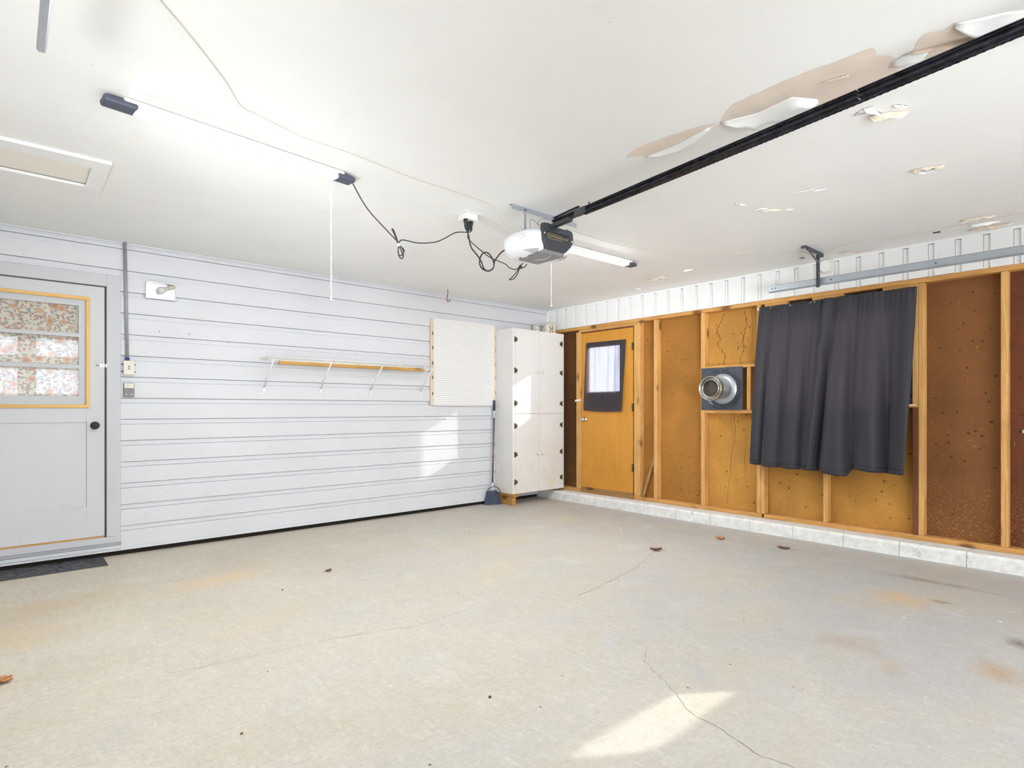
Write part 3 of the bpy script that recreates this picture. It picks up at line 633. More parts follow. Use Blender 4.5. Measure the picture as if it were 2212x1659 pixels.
# ------------------------------------------------------------------ window_1 behind the big curtains
w1 = empty('window_1', (.05, -3.708, 1.2), kind='structure')
fr = MB(); fr.box(.03, .09, -3.083, -3.14, 1.206, 2.118); fr.box(.03, .09, -4.334, -4.28, 1.206, 2.118); fr.box(.03, .09, -3.14, -4.28, 1.206, 1.25); fr.box(.03, .09, -3.14, -4.28, 2.07, 2.118); fr.box(.03, .09, -3.69, -3.73, 1.25, 2.07)
fr.build('window_frame', M['greypole'], w1); B('pane', M['glass'], .06, .064, -3.14, -3.69, 1.25, 2.07, w1); B('pane', M['glass'], .06, .064, -3.73, -4.28, 1.25, 2.07, w1)
def lerp(a, b, t): return a+(b-a)*t
def interp(xs, x):
    for (a, u), (b, v) in zip(xs[:-1], xs[1:]):
        if x <= b: return u+(v-u)*((x-a)/(b-a))
    return xs[-1][1]
def curL(s, t):
    yt = -3.055-.66*s; yb = -3.0-.60*s; y = lerp(yt, yb, t**.8)
    z0 = 2.188-.002*s; z1 = interp([(0, .622), (.3, .606), (.7, .600), (1, .60)], s); z = lerp(z0, z1, t)
    A = .008+.027*min(1, t*1.6); ph = s*2*math.pi*3.6+.8*math.sin(s*5+t*.6)+.4
    x = -.040-.10*t**.9*(1-.15*s)-A*(math.sin(ph)*.9+.25*math.sin(ph*2.1+1)*(1-.6*t))-.006*math.sin(s*110)*math.exp(-t*14)
    x -= .035*math.exp(-((s-.0)/.06)**2)*t*-1
    return Vector((x, y+.012*math.cos(ph)*min(1, t*2), z))
def curR(s, t):
    yt = -3.665-.715*s; yb = -3.545-.775*s; y = lerp(yt, yb, t)
    z0 = 2.188-.002*s; z1 = interp([(0, .606), (.12, .594), (.42, .572), (.47, .63), (.55, .64), (.8, .622), (1, .625)], s); z = lerp(z0, z1, t)
    A = .012+.044*min(1, t*1.4); ph = s*2*math.pi*3.4+1.1*math.sin(s*4+t*1.2)+1.6-.9*t*s
    x = -.046-.095*t**.9-A*(math.sin(ph)+.28*math.sin(ph*2.1+2-t))-.006*math.sin(s*110)*math.exp(-t*14)-.012
    x -= .05*math.exp(-((s-.40)/.07)**2)*t**2; x += .03*math.exp(-((s-.50)/.05)**2)*t**2
    x -= .008*math.sin(t*26)*math.exp(-(s/.05)**2)
    return Vector((x, y+.012*math.cos(ph)*min(1, t*2), z))
cl = MB().grid(curL, 160, 60).build('window_curtain', M['curtain'], None, 0, .0015); tag(cl, 'charcoal curtain panel beside the flue pipe, left half of the window', 'curtain', 'charcoal curtains over the big window')
crn = MB().grid(curR, 170, 60).build('window_curtain', M['curtain'], None, 0, .0015); tag(crn, 'charcoal curtain panel with a drooping fold, right half of the window', 'curtain', 'charcoal curtains over the big window')
def hem(fn, par):
    P = [fn(i/90, .972)+Vector((-.004, 0, 0)) for i in range(91)]; MB().tube(P, .0022, 5).build('hem_stitch', M['black'], par)
hem(curL, cl); hem(curR, crn)
rod = empty('curtain_rod', (-.03, -3.7, 2.172), label='thin white curtain rod with a round end cap on the window header', cat='rod')
MB().tube([(-.026, -3.035, 2.172), (-.026, -4.36, 2.172)], .006, 10).build('rod', M['white'], rod)
MB().lathe([(0, 0), (.011, .003), (.013, .014), (.008, .024), (0, .026)], (-.026, -3.045, 2.172), (0, 1, 0), 16).build('end_cap', M['white'], rod)
for y in (-3.04, -4.34): B('rod_bracket', M['white'], -.034, -.0005, y-.006, y+.006, 2.160, 2.184, rod)

# ------------------------------------------------------------------ flue pipe on square plate
fp = empty('flue_pipe', (-.02, -2.63, 1.15), label='steel flue pipe stub sticking out of a square black plate between studs', cat='pipe')
pl = MB(); pl.box(-.012, -.003, -2.393, -2.860, 1.160, 1.612); pl = pl.build('wall_plate', M['blackmetal'], fp, .002)
PC = Vector((-.012, -2.640, 1.383))
MB().lathe([(.206, 0), (.212, -.006), (.206, -.008), (.200, -.003), (.18, -.003)], PC, (1, 0, 0), 64).build('raised_ring', M['blackmetal'], pl)
for i in range(28):
    a = 2*math.pi*i/28; r = Vector((0, math.cos(a), math.sin(a)))
    MB().bar(PC+r*.162+Vector((-.001, 0, 0)), PC+r*.192+Vector((-.001, 0, 0)), .006, .004, (1, 0, 0)).build('crimp', M['blackmetal'], pl)
MB().lathe([(.116, -.022), (.158, -.005), (.161, 0), (.112, 0)], PC, (1, 0, 0), 64).build('collar', M['steel'], fp)
MB().lathe([(.110, -.002), (.110, -.185), (.113, -.187), (.113, -.20), (.110, -.202), (.110, -.232), (.104, -.232), (.104, -.002)], PC, (1, 0, 0), 64).build('outer_pipe', M['pipe'], fp)
MB().lathe([(.108, -.195), (.124, -.200), (.127, -.212), (.127, -.256), (.124, -.262), (.119, -.262), (.119, -.215), (.108, -.205)], PC, (1, 0, 0), 64).build('coupling_band', M['pipe'], fp)
MB().lathe([(.092, -.01), (.092, -.252), (.087, -.252), (.087, -.01)], PC, (1, 0, 0), 48).build('inner_pipe', M['pipe'], fp)
MB().lathe([(.088, -.225), (.084, -.250), (.074, -.240), (.073, -.03), (0, -.02)], PC, (1, 0, 0), 48).build('flue_lining', M['flue'], fp)
for a in (.6, 2.7, 4.8):
    c = PC+Vector((-.243, .106*math.cos(a), .106*math.sin(a))); t = Vector((0, -math.sin(a), math.cos(a)))
    MB().obox(c, 0, t, (1, 0, 0), .022, .014, .003).build('locking_tab', M['pipe'], fp)

# ------------------------------------------------------------------ white cabinet
cab = empty('storage_cabinet', (-.50, -.18, .1), label='tall white storage cabinet with four doors standing in the corner', cat='cabinet')
CX0, CX1, CY, CZ0, CZ1 = -.974, -.045, -.363, .104, 2.186
mb = MB(); mb.box(CX0, CX1, CY+.018, -.020, CZ0, CZ1); mb.box(CX0, CX0+.046, CY, CY+.018, CZ0, CZ1); mb.box(CX1-.046, CX1, CY, CY+.018, CZ0, CZ1)
mb.build('carcass', M['cab'], cab, .0015)
xm = -.508
for i, (x0, x1, z0, z1) in enumerate([(CX0+.047, xm-.0012, 1.113, CZ1-.002), (xm+.0012, CX1-.047, 1.113, CZ1-.002), (CX0+.047, xm-.0012, CZ0, 1.110), (xm+.0012, CX1-.047, CZ0, 1.110)]):
    d = B('cabinet_door', M['cab'], x0, x1, CY-.002, CY+.016, z0, z1, cab, .0012)
    kx = xm+(-.033 if i % 2 == 0 else .053); kz = 1.650 if i < 2 else .595
    MB().lathe([(0, -.034), (.014, -.033), (.0215, -.025), (.020, -.016), (.008, -.010), (.008, 0)], (kx, CY-.002, kz), (0, 1, 0), 16).build('knob', M['cream'], d)
    hx = -.926 if i % 2 == 0 else -.094; sg = 1 if i % 2 == 0 else -1
    for hz in ((2.045, 1.655, 1.243) if i < 2 else (.957, .598, .252)):
        h = MB(); h.box(hx-sg*.004, hx+sg*.030, CY-.006, CY-.002, hz-.022, hz+.022); h.box(hx-sg*.018, hx-sg*.004, CY-.006, CY-.0005, hz-.034, hz+.034); h.tube([(hx-sg*.003, CY-.006, hz-.036), (hx-sg*.003, CY-.006, hz+.036)], .005, 6)
        h.build('hinge', M['hinge'], d)
tag(MB().box(-.965, -.90, -.345, -.03, -.038, .055).build('support_block', M['crate'], None, .004), 'rough lumber block standing on the floor under the cabinet corner', 'block')
tag(MB().box(-.955, -.865, -.352, -.03, .058, .102).build('support_board', M['crate'], None, .003), 'short lumber board lying between the floor block and the cabinet', 'board')
# things on top of the cabinet
def crumple(x0, x1, y0, y1, z0, z1, seed, name, m, label, cat):
    r = random.Random(seed); mb = MB(); cx, cy, cz = (x0+x1)/2, (y0+y1)/2, z0
    def fn(s, t):
        a = s*2*math.pi; zz = z0+(z1-z0)*t; q = 1-.25*t-.65*max(0, t-.85)/.15
        e = 1/max(abs(math.cos(a)), abs(math.sin(a)))**.7
        j = .10*math.sin(a*5+seed+t*3)+.06*math.sin(a*9+t*8+seed)
        return Vector((cx+(x1-x0)/2*math.cos(a)*e*q*(1+j)*.85, cy+(y1-y0)/2*math.sin(a)*e*q*(1+j)*.85, zz+.012*math.sin(a*3+seed)*t))
    mb.grid(fn, 40, 10); o = mb.build(name, m); tag(o, label, cat); return o
bag = crumple(-.345, -.125, -.34, -.22, CZ1, 2.325, 2, 'canvas_bag', M['bag'], 'crumpled off white canvas bag with black letters on top of the white cabinet', 'bag')
crumple(-.40, -.30, -.18, -.09, CZ1, 2.305, 5, 'canvas_roll', M['bag'], 'small rolled off white cloth behind the bag on the cabinet', 'cloth')
tag(MB().tube([(-.30, -.15, 2.202), (-.20, -.15, 2.204)], .014, 10).build('brown_tube', M['redwood']), 'short brown tube lying between cloth and bag on the cabinet', 'tube')
def text(s, size, loc, rot, m, parent, name, extr=.0004, align='CENTER'):
    cu = bpy.data.curves.new(name, 'FONT'); cu.body = s; cu.size = size; cu.extrude = extr; cu.align_x = align; cu.align_y = 'CENTER'
    t = bpy.data.objects.new('tmp', cu); COL.objects.link(t); bpy.context.view_layer.update()
    me = bpy.data.meshes.new_from_object(t.evaluated_get(bpy.context.evaluated_depsgraph_get())); bpy.data.objects.remove(t)
    me.materials.clear(); me.materials.append(m); o = bpy.data.objects.new(name, me); COL.objects.link(o)
    o.location = Vector(loc)-wloc(parent); o.rotation_euler = rot; o.parent = parent; return o
text('CC', .085, (-.262, -.3475, 2.222), (math.pi/2, -math.pi/2, 0), M['black'], bag, 'printed_letters', .001)

# ------------------------------------------------------------------ pegboard
pb = empty('pegboard', (-1.47, -.03, 1.21), label='white perforated pegboard screwed to the siding left of the cabinet', cat='pegboard')
B('board', M['peg'], -1.935, -1.006, -.045, -.040, 1.212, 2.243, pb)
bw = wood('batten_wood', (226, 206, 182), (190, 160, 125), 2, 1, False)
for a, b in ((-1.972, -1.925), (-1.012, -.968)): B('batten', bw, a, b, -.040, -.019, 1.215, 2.240, pb, .001)
B('batten', bw, -1.924, -1.013, -.040, -.019, 2.21, 2.24, pb); B('batten', bw, -1.924, -1.013, -.040, -.019, 1.215, 1.245, pb)
for z in (2.09, 1.92, 1.74, 1.57, 1.38):
    B('shelf_clip', M['steel'], -.985, -.975, -.046, -.040, z-.022, z+.022, pb)
    B('shelf_clip', M['hinge'], -1.950, -1.940, -.046, -.040, z-.045, z-.01, pb)
# ------------------------------------------------------------------ wire shelf, cleat
sh = empty('wire_shelf', (-2.98, -.15, 1.63), label='long white wire shelf on the siding wall with diagonal braces', cat='shelf')
x0, x1, zt, zb, yf = -3.895, -2.08, 1.652, 1.624, -.290
for i, (y, z) in enumerate([(yf, zt), (yf, zb), (-.16, zt-.003), (-.026, zt)]):
    MB().tube([(x0, y, z), (x1, y, z)], .0046, 6).build('rail_wire', M['whitewire'], sh)
dk = MB().tube([(x0, -.022, zt+.003), (x0, yf, zt+.003), (x0, yf-.002, zb)], .0028, 5).build('cross_wire', M['whitewire'], sh)
nW = int((x1-x0)/.0254)
for i in range(1, nW+1): inst(dk, (i*(x1-x0)/nW, 0, 0), sh)
for x, in ((-3.858,), (-3.30,), (-2.738,), (-2.107,)):
    br = MB(); br.tube([(x, yf+.004, zb-.004), (x, -.028, 1.375)], .0075, 6); br.obox((x, -.024, 1.357), 0, (1, 0, 0), (0, 0, 1), .011, .026, .004); br.tube([(x, -.031, 1.350), (x, -.026, 1.350)], .005, 8); br.box(x-.006, x+.006, yf-.004, yf+.008, zb-.008, zb+.006)
    br.build('brace', M['whitewire'], sh)
tag(MB().box(-3.719, -2.063, -.052, -.0185, 1.606, 1.646).build('wooden_cleat', M['cleat'], None, .002), 'long amber wooden cleat screwed to the wall under the wire shelf', 'board')
# ------------------------------------------------------------------ broom
bro = empty('broom', (-1.02, -.09, FZ), label='navy angle broom leaning on the wall between pegboard and cabinet', cat='broom')
P0 = Vector((-1.078, -.095, .14)); P1 = Vector((-1.022, -.066, 1.285)); dd = P1-P0
MB().tube([P0+dd*.06, P0+dd*.80], .0115, 12).build('pole', M['greypole'], bro)
MB().tube([P0+dd*.80, P0+dd*.88], .0125, 12).build('grip_sleeve', plain('pale_grey_plastic', (205, 212, 222), .4), bro)
MB().tube([P0+dd*.88, P0+dd*.985, P1], [.016, .015, .008], 12).build('grip', M['navy'], bro)
MB().tube([P0-dd*.01, P0+dd*.08], [.017, .012], 12).build('ferrule', plain('white_ferrule', (225, 226, 230), .4), bro)
hd = MB(); a = Vector((.92, -.39, 0)).normalized(); b_ = Vector((.39, .92, 0)).normalized()
def bh(s, t):
    w = lerp(.070, .118, t); th = lerp(.020, .034, t); ang = s*2*math.pi
    z = lerp(.10, FZ+.004, t)+(-.010*math.cos(ang)*(1-t))+(.006*math.sin(ang*12) if t == 1 else 0)
    k = .75; cx = math.copysign(abs(math.cos(ang))**k, math.cos(ang)); sy = math.copysign(abs(math.sin(ang))**k, math.sin(ang))
    fl = .0025*math.sin(ang*22)*t
    return Vector((-1.076, -.10, z))+a*(w+fl)*cx+b_*(th+fl)*sy
hd.grid(bh, 72, 10); hd.build('bristles', M['bristle'], bro)
cp = MB(); cp.grid(lambda s, t: Vector((-1.076, -.10, .10+.034*t-.01*math.cos(s*2*math.pi)*(1-t)))+a*(.080*(1-.45*t**2))*math.cos(s*2*math.pi)+b_*.024*(1-.3*t)*math.sin(s*2*math.pi), 36, 6); cp.build('head_block', M['navy'], bro)
hp = [Vector((-1.076, -.115, .10))+a*.09*math.cos(t)+Vector((0, 0, .085*math.sin(t))) for t in [math.pi*i/16 for i in range(17)]]
MB().tube(hp, .0045, 6).build('dust_guard_hoop', M['navy'], bro)
# ------------------------------------------------------------------ conduit, boxes, wall light
cd = empty('conduit', (-4.965, -.03, 1.57), label='grey electrical conduit running down the siding beside the door casing', cat='conduit')
MB().tube([(-4.972, -.032, H-.002), (-4.955, -.032, 1.592)], .0125, 12).build('pipe', plain('grey_conduit', (158, 160, 164), .45, .2), cd)
MB().tube([(-4.955, -.032, 1.598), (-4.955, -.032, 1.572)], .0165, 12).build('blue_coupling', M['blue'], cd)['label'] = 'blue coupling'
sw = empty('light_switch', (-4.943, -.03, 1.45), label='cream surface mounted light switch box at the end of the conduit', cat='switch')
B('box', M['cream'], -4.983, -4.907, -.062, -.018, 1.452, 1.570, sw, .004); B('toggle', M['white'], -4.948, -4.942, -.076, -.062, 1.503, 1.522, sw, .001); B('toggle_frame', M['grey_plastic'], -4.952, -4.938, -.0635, -.062, 1.497, 1.528, sw)
for x in (-4.989, -4.901):
    for z in (1.48, 1.54): B('mounting_ear', M['blue'], x-.006, x+.006, -.028, -.018, z-.006, z+.006, sw)
oc = empty('wall_control', (-4.943, -.02, 1.27), label='grey and cream garage opener wall control below the switch box', cat='control')
B('case', M['grey_plastic'], -4.982, -4.906, -.042, -.018, 1.270, 1.386, oc, .005); B('push_bar', M['cream'], -4.978, -4.910, -.047, -.041, 1.342, 1.382, oc, .002)
MB().lathe([(0, -.005), (.009, -.004), (.011, 0)], (-4.965, -.042, 1.288), (0, 1, 0), 16).build('round_button', plain('light_grey_button', (175, 175, 172), .4), oc); MB().lathe([(0, -.004), (.006, -.003), (.007, 0)], (-4.924, -.042, 1.288), (0, 1, 0), 12).build('round_button', plain('light_grey_lamp', (210, 210, 205), .4), oc)
MB().lathe([(0, -.002), (.003, -.001), (.0035, 0)], (-4.955, -.047, 1.368), (0, 1, 0), 10).build('indicator', plain('lime_indicator', (190, 220, 110), .4), oc)
wlt = empty('wall_light', (-4.713, -.03, 2.11), label='small white metal wall light with a bare bulb on the siding', cat='lamp')
mb = MB(); mb.box(-4.825, -4.601, -.022, -.018, 2.112, 2.238); mb.box(-4.825, -4.822, -.052, -.018, 2.112, 2.238); mb.box(-4.604, -4.601, -.052, -.018, 2.112, 2.238); mb.box(-4.830, -4.594, -.10, -.018, 2.238, 2.241); mb.box(-4.825, -4.601, -.050, -.018, 2.110, 2.113)
mb.build('reflector', plain('polished_white_metal', (240, 240, 242), .25, .3, .02), wlt)
S = Vector((-4.650, -.055, 2.215)); D = Vector((-.85, -.25, -.42)).normalized()
MB().lathe([(.012, -.03), (.019, -.028), (.019, .0), (.016, .012), (.0, .012)], S, D, 20).build('lamp_holder', plain('ceramic_socket', (205, 195, 170), .4), wlt)
MB().lathe([(.013, .010), (.014, .030), (.022, .048), (.030, .068), (.031, .080), (.027, .096), (.016, .107), (0, .111)], S, D, 28).build('bulb', plain('frosted_bulb', (208, 208, 204), .25, 0, .02), wlt)
# ------------------------------------------------------------------ doormat
dm = empty('doormat', (-5.6, -.18, FZ), label='black ribbed rubber doormat on the floor below the grey door', cat='mat')
B('mat_field', M['mat'], -6.0, -5.155, -.300, -.006, FZ+.0005, FZ+.008, dm)
mb = MB(); mb.box(-6.03, -5.118, -.333, -.300, FZ+.0005, FZ+.010); mb.box(-5.155, -5.118, -.300, -.006, FZ+.0005, FZ+.010); mb.box(-6.03, -6.0, -.300, -.006, FZ+.0005, FZ+.010); mb.build('mat_border', M['matedge'], dm, .003)

# ------------------------------------------------------------------ shop lights
def shop_light(p0, p1, label, cord, clen):
    p0 = Vector(p0); p1 = Vector(p1); ax = (p1-p0).normalized(); sd = Vector((0, 0, 1)).cross(ax)
    r = empty('shop_light', (p0+p1)/2, label=label, cat='lamp', group='linear shop lights on the ceiling')
    def sec(name, m, a, b, w, z0, z1, taper=0, bev=.008):
        A = p0.lerp(p1, a); Bp = p0.lerp(p1, b); mb = MB()
        mb.obox(((A+Bp)/2)+Vector((0, 0, (z0+z1)/2-p0.z)), 0, ax, sd, (Bp-A).length/2, w/2, (z1-z0)/2); return mb.build(name, m, r, bev)
    zc = p0.z
    sec('housing', M['white'], .06, .94, .094, zc+.020, H-.004)
    sec('end_cap', M['slate'], 0, .108, .084, zc-.004, zc+.030, 0, .012); sec('end_cap', M['slate'], .905, 1, .084, zc-.004, zc+.030, 0, .012)
    sec('diffuser', M['led'], .109, .904, .066, zc-.004, zc+.019, 0, 0)
    for sgn in (-1, 1):
        A = p0.lerp(p1, .108); Bp = p0.lerp(p1, .905); mb = MB(); mb.obox((A+Bp)/2+sd*sgn*.038+Vector((0, 0, .0137)), 0, ax, sd, (Bp-A).length/2, .004, .0143); mb.build('side_skirt', M['white'], r, .002)
    for a in (.2, .8): sec('ceiling_clip', M['steel'], a-.004, a+.004, .05, zc+.03, H)
    c = Vector(cord); P = [c+Vector((.0015*math.sin(i*1.7), .0015*math.cos(i*2.3), -clen*i/24)) for i in range(25)]
    pc = MB(); pc.tube(P, .0030, 6); pc.tube([P[-1]+Vector((0, 0, .006)), P[-1]-Vector((0, 0, .012))], [.005, .007], 8); pc.tube([P[9]+Vector((0, 0, .005)), P[9]-Vector((0, 0, .005))], .0055, 8)
    pc.build('pull_cord', M['white'], r)
    return r
shop_light((-5.395, -2.655, 2.508), (-4.165, -2.530, 2.508), 'lit linear shop light with long white pull cord, nearer the grey door', (-4.278, -2.492, 2.50), .68)
shop_light((-2.50, -2.405, 2.508), (-1.275, -2.430, 2.508), 'lit linear shop light partly hidden behind the garage door opener', (-2.352, -2.40, 2.50), .48)
# ------------------------------------------------------------------ ceiling outlet and cords
co_ = empty('ceiling_outlet', (-3.25, -2.45, H), label='white ceiling outlet box with three black plugs in it', cat='outlet')
B('base_plate', M['white'], -3.335, -3.175, -2.53, -2.385, H-.006, H-.0005, co_, .002); B('box', M['white'], -3.305, -3.205, -2.515, -2.415, H-.050, H-.006, co_, .004)
def cordobj(pts, r, label, plug, name='power_cord', extra=None, ties=()):
    e = empty(name, pts[0], label=label, cat='cord', group='black cords under the ceiling')
    MB().tube(spline(pts, 8), r, 8).build('cable', M['cord'], e)
    for ex in (extra or []): MB().tube(spline(ex, 8), r, 8).build('cable_loop', M['cord'], e)
    if plug:
        p = Vector(plug); MB().tube([p, p-Vector((0, 0, .022)), p-Vector((0, 0, .026)), p-Vector((0, 0, .055)), p-Vector((0, 0, .070))], [.015, .015, .011, .010, .005], 10).build('plug', M['black'], e)
    for t in ties:
        t = Vector(t); MB().tube([t+Vector((0, 0, .008)), t-Vector((0, 0, .010))], .009, 8).build('twist_tie', M['white'], e)
    return e
Y1 = -2.5
cordobj([(-4.168, -2.535, 2.515), (-4.053, Y1, 2.397), (-3.910, Y1, 2.284), (-3.846, Y1, 2.236), (-3.836, Y1, 2.215), (-3.828, Y1, 2.235), (-3.80, Y1, 2.252), (-3.683, Y1, 2.255), (-3.56, Y1, 2.285), (-3.481, Y1, 2.325), (-3.385, Y1, 2.385), (-3.262, -2.49, 2.415), (-3.235, -2.475, 2.440)], .0036,
        'thin black cord with a tied bundle between shop light and ceiling outlet', (-3.232, -2.470, H-.050), extra=[[(-3.836, Y1, 2.215), (-3.862, Y1, 2.27), (-3.882, Y1, 2.305), (-3.870, Y1, 2.300), (-3.848, Y1, 2.255), (-3.834, Y1, 2.212)],
        [(-3.834, Y1, 2.212), (-3.832, Y1+.01, 2.17), (-3.815, Y1+.01, 2.150), (-3.798, Y1, 2.172), (-3.812, Y1, 2.200), (-3.834, Y1, 2.214)], [(-3.834, Y1, 2.212), (-3.82, Y1-.01, 2.175), (-3.812, Y1-.01, 2.160), (-3.800, Y1-.01, 2.185), (-3.826, Y1, 2.212)], [(-3.836, Y1, 2.18), (-3.832, Y1, 2.145), (-3.815, Y1, 2.130), (-3.80, Y1, 2.145), (-3.802, Y1, 2.17)]], ties=[(-3.835, Y1-.004, 2.214)])
def ring(c, r, n=20, ph=0): return [Vector(c)+Vector((r*math.cos(ph+2*math.pi*i/n), .008*math.sin(4*math.pi*i/n), r*math.sin(ph+2*math.pi*i/n))) for i in range(n+1)]
cordobj([(-3.292, -2.49, 2.432), (-3.285, -2.51, 2.385), (-3.255, Y1, 2.31), (-3.20, Y1, 2.262), (-3.168, Y1-.01, 2.215), (-3.140, Y1, 2.178), (-3.10, Y1, 2.165), (-3.052, Y1, 2.195), (-3.032, Y1+.01, 2.245), (-3.018, Y1, 2.275), (-2.98, -2.52, 2.325), (-2.94, -2.6, 2.36)], .0052,
        'thick black cord with a round coil hanging beside the opener', (-3.295, -2.490, H-.050), extra=[ring((-3.102, Y1+.012, 2.235), .066)])
cordobj([(-3.262, -2.475, 2.40), (-3.245, -2.46, 2.375), (-3.14, -2.45, 2.325), (-3.035, -2.45, 2.282), (-2.90, -2.45, 2.262), (-2.854, -2.45, 2.240), (-2.80, -2.45, 2.235), (-2.745, -2.45, 2.262), (-2.68, -2.44, 2.33), (-2.50, -2.42, 2.50)], .0036,
        'thin black cord with a bow shaped knot behind the opener', (-3.264, -2.478, H-.062), extra=[[(-2.748, -2.45, 2.260), (-2.79, -2.45, 2.205), (-2.845, -2.45, 2.155), (-2.850, -2.45, 2.148), (-2.80, -2.45, 2.168), (-2.765, -2.45, 2.215), (-2.748, -2.45, 2.258)],
        [(-2.748, -2.45, 2.260), (-2.70, -2.45, 2.268), (-2.672, -2.45, 2.30), (-2.682, -2.45, 2.318), (-2.72, -2.45, 2.29), (-2.748, -2.45, 2.262)], ring((-2.745, -2.456, 2.262), .014, 10)])
# ------------------------------------------------------------------ opener with rail
op = empty('garage_door_opener', (-2.90, -2.86, 2.24), label='garage door opener with white lamp covers hanging at the end of a black rail', cat='opener')
def shell(s, t):
    a = s*2*math.pi; b = (t-.5)*math.pi; se = lambda v, k: math.copysign(abs(v)**k, v)
    x = .232*se(math.cos(b), .75)*se(math.cos(a), .8); y = .205*se(math.cos(b), .7)*se(math.sin(a), .75); z = .100*se(math.sin(b), .65)
    y = max(y, -.175)
    x = x*(1-.18*(z < 0)*abs(z)/.1)
    if -.10 < x+.02 < .085: z = max(z, -.072)
    return Vector((-2.908+x, -2.815+y, 2.303+z))
MB().grid(shell, 56, 28).build('lamp_cover', M['lens'], op)
fpz = [(-3.045, 2.350), (-3.038, 2.408), (-2.985, 2.412), (-2.965, 2.398), (-2.835, 2.398), (-2.815, 2.404), (-2.768, 2.398), (-2.756, 2.380), (-2.752, 2.325), (-2.778, 2.285), (-2.830, 2.240), (-2.855, 2.234), (-3.010, 2.234), (-3.020, 2.250), (-3.041, 2.300)]
MB().prism([(x, -3.012, z) for x, z in fpz], (0, .035, 0)).build('front_cover', M['opblack'], op, .004)
MB().prism([(-3.00, -3.030, 2.350), (-2.80, -3.030, 2.350), (-2.775, -3.012, 2.395), (-3.03, -3.012, 2.395)], (0, .02, 0)).build('front_ledge', M['opblack'], op, .003)
mb = MB(); mb.box(-3.018, -2.838, -3.005, -2.740, 2.208, 2.238); mb.build('bottom_cover', M['opgrey'], op, .004)
MB().tube(spline([(-2.97, -3.006, 2.206), (-2.93, -2.95, 2.204), (-2.92, -2.90, 2.204), (-2.95, -2.83, 2.206)]), .0018, 6).build('antenna_wire', M['white'], op)
for x, z in ((-3.033, 2.338), (-2.770, 2.326)): MB().lathe([(0, -.006), (.008, -.005), (.009, 0)], (x, -3.012, z), (0, 1, 0), 14).build('screw', M['chrome'], op)
text('CRAFTSMAN', .0215, (-2.940, -3.0125, 2.3275), (math.pi/2, 0, 0), M['gold'], op, 'badge_text'); text('1/2 HP', .020, (-2.838, -3.0125, 2.3275), (math.pi/2, 0, 0), M['gold'], op, 'power_text')
bf = MB()
for x0_, x1_, z0_, z1_ in ((-3.005, -2.873, 2.3435, 2.3455), (-3.005, -2.873, 2.3095, 2.3115), (-3.005, -3.003, 2.3095, 2.3455), (-2.875, -2.873, 2.3095, 2.3455)): bf.box(x0_, x1_, -3.0135, -3.0118, z0_, z1_)
bf.build('badge_frame', M['gold'], op)
MB().lathe([(0, -.004), (.014, -.003), (.016, .002)], (-3.155, -2.915, 2.315), (.72, .66, .1), 20).build('lens_button', M['cream'], op)
def on_shell(u, v, off=.0015):
    p = shell(u, v); c = Vector((-2.908, -2.815, 2.303)); return p+(p-c).normalized()*off
for k in range(5):
    for u0, u1 in ((.535+.012*k, .635-.004*k), (.865+.004*k, .925)):
        P = [on_shell(u0+(u1-u0)*t/6, .335-.028*k) for t in range(7)]
        MB().tube(P, .0022, 6).build('vent_slot', M['grey_plastic'], op)
mb = MB(); mb.tube(spline([(-3.08, -2.80, 2.405), (-3.06, -2.79, 2.432), (-3.03, -2.78, 2.43), (-3.0, -2.77, 2.405)]), .003, 6); mb.build('lead_wire', M['white'], op)
mb = MB(); mb.tube(spline([(-3.02, -2.86, 2.40), (-3.01, -2.85, 2.465), (-2.97, -2.84, 2.475), (-2.93, -2.86, 2.44), (-2.96, -2.87, 2.455), (-2.93, -2.9, 2.48), (-2.87, -2.93, 2.45), (-2.85, -2.96, 2.40)]), .0014, 5); mb.build('thin_wire', M['greypole'], op)
RA = Vector((-2.930, -2.99, 2.428)); RB = Vector((-3.125, -5.75, 2.487)); rd = (RB-RA).normalized(); rs = Vector((0, 0, 1)).cross(rd).normalized(); ru = rd.cross(rs).normalized()
if ru.z < 0: ru = -ru
def railpt(d, s=0, u=0): return RA+rd*d+rs*s+ru*u
LR = (RB-RA).length
for k in range(3):
    a, b = [(.0, .95), (.95, 1.9), (1.9, LR)][k]; mb = MB()
    c = (railpt(a+.002)+railpt(b-.002))/2; hl = (b-a)/2-.002
    mb.obox(c, 0, rd, ru, hl, .014, .004); mb.obox(c+ru*.0145, 0, rd, ru, hl, .0025, .018); mb.obox(c-ru*.0145, 0, rd, ru, hl, .0025, .018)
    mb.obox(c+ru*.006+rs*.010, 0, rd, ru, hl, .002, .008); mb.obox(c+ru*.006-rs*.010, 0, rd, ru, hl, .002, .008)
    mb.build('rail_section', M['rail'], op, .0012)
MB().obox(railpt(.06, 0, -.020), 0, rd, ru, .11, .013, .020).build('rail_bracket', M['opblack'], op, .003)
MB().obox(railpt(.34, 0, .028), 0, rd, ru, .004, .012, .003).build('bolt', M['darksteel'], op)
MB().obox(railpt(.27, 0, .0), 0, rd, ru, .05, .019, .020).build('rail_splice', M['darksteel'], op, .002)
